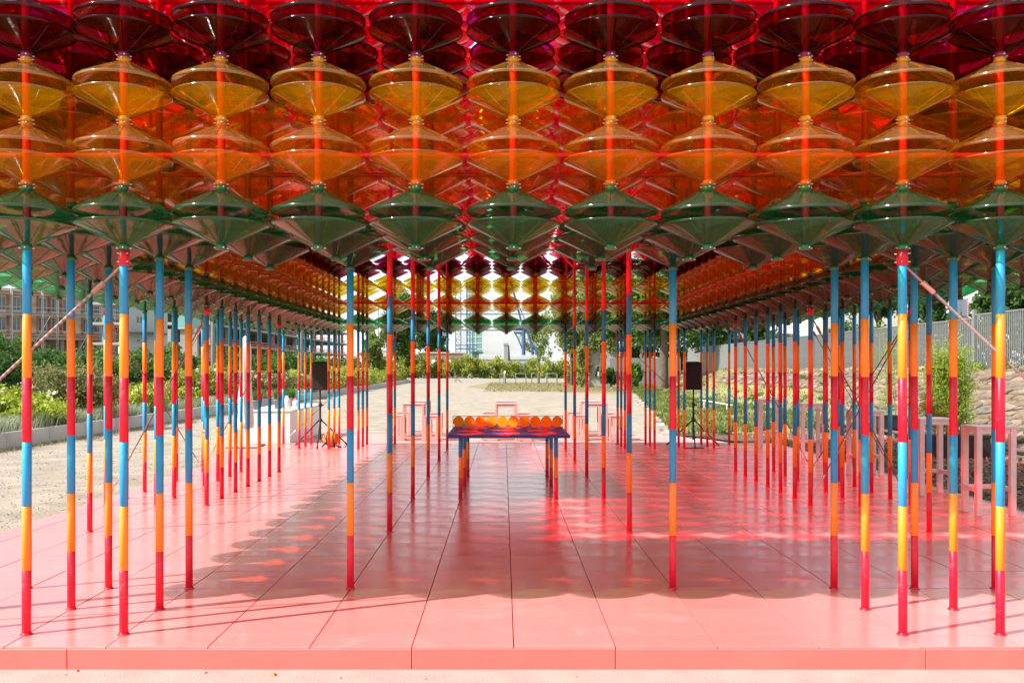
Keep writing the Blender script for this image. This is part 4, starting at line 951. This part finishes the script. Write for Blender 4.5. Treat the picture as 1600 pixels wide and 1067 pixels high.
# ------------------------------------------------------------------ far end buildings
wh = thing('house', 'small white house far behind the hedge at the left', 'house'); m1 = 3.2; A3 = (px(574,m1), F/m1); B3 = (px(606,m1), F/m1)
facade(wh, A3, B3, -1, 12.5, [(u, u+1.3, 8.0, 10.0) for u in (1, 3.4, 5.8, 8.0)], m_plaster, .4); q = MB(); q.bbox((A3[0]-.3, A3[1]-.3, 12.5), (B3[0]+.3, A3[1]+12, 13.2), .05); q.build('roof', m_white, wh); q = MB(); q.box((A3[0], A3[1]+.41, -1),(A3[0]+.4, A3[1]+12, 12.5)); q.box((B3[0]-.4, A3[1]+.41, -1),(B3[0], A3[1]+12, 12.5)); q.build('side_wall', m_plaster, wh)
bb = thing('shed', 'low brown flat roofed building behind the far hedge', 'building'); m1 = 4.2; A4 = (px(654,m1), F/m1); B4 = (px(728,m1), F/m1)
m_brown = mat('brown render', (.22,.165,.13), .9, noise=(.5, .9, 1.08)); facade(bb, A4, B4, -1, 9.5, [(px(674,m1)-A4[0], px(684,m1)-A4[0], 4.0, 7.4), (px(697,m1)-A4[0], px(705,m1)-A4[0], 4.0, 7.4)], m_brown, .5)
q = MB(); q.bbox((A4[0]-.3, A4[1]-.3, 9.5), (B4[0]+.3, A4[1]+14, 10.1), .05); q.build('roof', mat('roof felt', (.34,.30,.26), .9), bb); q = MB(); q.box((B4[0]-.5, A4[1]+.51, -1), (B4[0], A4[1]+14, 9.5)); q.build('side_wall', m_brown, bb)
for a_, b2 in ((674,684),(697,705)): q = MB(); q.box((px(a_,m1)+.1, F/m1+.05, 4.0), (px(b2,m1)-.1, F/m1+.1, 7.3)); q.build('shutter', m_white, bb)
m_glassg = mat('green glass tower', (.16,.30,.28), .25, spec=.7); m_tw = mat('tower frame', (.45,.52,.55), .5)
tw = thing('tower', 'tall green glazed tower block far behind the brown building', 'tower'); m1 = 1.6
q = MB(); q.box((px(728,m1), F/m1, 0), (px(754,m1), F/m1+20, 88)); q.build('core', m_glassg, tw)
for z in range(4, 88, 6): q = MB(); q.box((px(728,m1)-.1, F/m1-.35, z), (px(754,m1)+.1, F/m1-.02, z+.8)); q.build('floor_band', m_tw, tw)
for x in (728, 732.5, 737, 743.5, 754): q = MB(); q.box((px(x,m1)-.35, F/m1-.5, 0), (px(x,m1)+.35, F/m1-.36, 88)); q.build('mullion', m_tw, tw)
m_steelb = mat('blue steel', (.035,.085,.17), .5)
gn = thing('gantry', 'blue lattice gantry with long truss beams in front of the glass tower', 'gantry'); m1 = 2.0; Zg_ = F/m1
def lattice(q, x, y0, y1, w):
    X = px(x,m1); z0_, z1_ = H+(VY-y0)/m1, H+(VY-y1)/m1
    for s in (-1, 1): q.tube((X+s*w, Zg_, z0_), (X+s*w, Zg_, z1_), .35, n=5)
    n_ = max(2, int((z1_-z0_)/(2.2*w))); 
    for k in range(n_):
        a_, b2 = z0_+(z1_-z0_)*k/n_, z0_+(z1_-z0_)*(k+1)/n_; s = 1 if k % 2 else -1; q.tube((X-s*w, Zg_, a_), (X+s*w, Zg_, b2), .2, n=4); q.tube((X-w, Zg_, b2), (X+w, Zg_, b2), .2, n=4)
for x, w in ((716,2.0), (734,2.4)): q = MB(); lattice(q, x, 577, 440, w); q.build('mast', m_steelb, gn)
for y in (491, 516, 545):
    q = MB(); x0, x1 = (712, 745) if y == 545 else (700, 835); z = H+(VY-y)/m1; a_, b2 = px(x0,m1), px(x1,m1)
    q.tube((a_,Zg_,z),(b2,Zg_,z),.45,n=5); q.tube((a_,Zg_,z+3.0),(b2,Zg_,z+3.0),.28,n=5)
    n_ = int((b2-a_)/4)
    for k in range(n_): xa, xb = a_+(b2-a_)*k/n_, a_+(b2-a_)*(k+1)/n_; q.tube((xa,Zg_,z if k % 2 else z+3),(xb,Zg_,z+3 if k % 2 else z),.18,n=4)
    q.build('truss', m_steelb, gn)
cr = thing('crane', 'blue dockside crane with bent legs and jib at the far end', 'crane'); m1 = 2.4; Zc = F/m1; cp_ = lambda x, y: (px(x,m1), Zc, H+(VY-y)/m1)
for pts_, r_ in (([(818,577),(818,515),(816,500)], 1.3), ([(834,577),(831,540),(824,518),(817,505)], .9), ([(816,545),(810,530),(803,518)], .5), ([(842,577),(838,548),(831,538)], .9)):
    q = MB(); q.path([cp_(*p_) for p_ in pts_], r_, 7); q.build('leg', m_steelb, cr)
q = MB(); q.path([cp_(803,512),cp_(822,512)], 1.6, 8); q.path([cp_(805,520),cp_(820,520)], .8, 6); q.build('machinery_deck', m_steelb, cr)
q = MB(); q.path([cp_(816,508),cp_(806,470),cp_(798,440)], .7, 6); q.path([cp_(822,505),cp_(808,470)], .35, 6); q.build('jib', m_steelb, cr)
sk = thing('chimney', 'dark grey tapering chimney stack behind the middle of the far hedge', 'chimney'); m1 = 3.4
q = MB(); q.box((px(787.5,m1), F/m1, 0), (px(794,m1), F/m1+2, H+(VY-536)/m1)); q.box((px(786.8,m1), F/m1-.2, H+(VY-540)/m1), (px(795,m1), F/m1+2.2, H+(VY-537)/m1)); q.build('shaft', mat('stack grey', (.24,.25,.26), .8), sk)
q = MB(); q.tube((px(795.5,m1), F/m1+1, 0), (px(794.5,m1), F/m1+1, H+(VY-538)/m1), 1.1, .3, n=8); q.build('buttress', mat('stack dark', (.07,.075,.08), .8), sk)
ha = thing('hall', 'long low white hall far behind the hedge', 'building'); m1 = 2.5; A5 = (px(742,m1), F/m1); B5 = (px(838,m1), F/m1)
facade(ha, A5, B5, -1, 9.4, [(u, u+1.6, 4.6, 7.0) for u in np.arange(2, 36, 3.2)], mat('pale blue sheet', (.27,.34,.40), .6), .5); q = MB(); q.bbox((A5[0]-.5, A5[1]-.5, 9.4), (B5[0]+.5, A5[1]+18, 12.2), .2); q.build('roof', mat('pale roofing', (.42,.44,.46), .6), ha)
cbn = thing('cabin', 'small green control cabin with a pitched top behind the brown building', 'cabin'); m1 = 3.6
q = MB(); q.box((px(738,m1), F/m1, 0), (px(748,m1), F/m1+3, 10.5)); q.build('wall', mat('cabin green', (.10,.20,.17), .6), cbn); q = MB(); q.bbox((px(736.5,m1), F/m1-.5, 10.5), (px(755,m1), F/m1+3.5, 11.4), .1); q.build('roof', mat('roof green', (.07,.16,.10), .7), cbn); q = MB(); q.box((px(741,m1), F/m1-.06, 7.4), (px(744.5,m1), F/m1-.01, 9.4)); q.build('window', m_glass, cbn)

# ------------------------------------------------------------------ pots and things on the counter
CT = GZ+2.02
for X, Z, lab in ((-14.6, 55.5, 'dark grey pot of grassy herbs at the front left of the counter'), (-13.75, 57.2, 'dark grey pot of herbs in the middle of the counter'), (-13.7, 60.3, 'dark grey pot of herbs farther back on the counter')):
    t = thing('potted_herb', lab, 'pot plant', (X, Z, CT), 0, 'pots of herbs on the white counter'); q = MB(); q.lathe([(.001,.004),(.22,.004),(.3,.5),(.33,.5),(.33,.56),(.27,.56),(.25,.46),(.001,.44)], 16); q.build('pot', m_grey, t)
    pp = np.concatenate([rng.normal(size=(220,2))*.12, np.full((220,1), .44)], 1); blades(pp, .7, .02, .55, L_mid, 'leaves', None, t)
for X, Z, w, h_, lab in ((-13.0, 56.2, .45, .7, 'white canister at the front right corner of the counter'), (-12.95, 58.4, .4, .5, 'white box on the counter behind the canister')):
    o = thing('container', lab, 'container', (X, Z, CT)); q = MB(); q.lathe([(.001,0),(w*.5,.0),(w*.5,h_*.8),(w*.3,h_*.92),(w*.2,h_),(.001,h_)], 14); q.build('body', m_white, o); q = MB(); q.lathe([(w*.22,h_),(w*.22,h_+.1),(.001,h_+.1)], 12); q.build('cap', m_red if h_ < .6 else m_white, o)
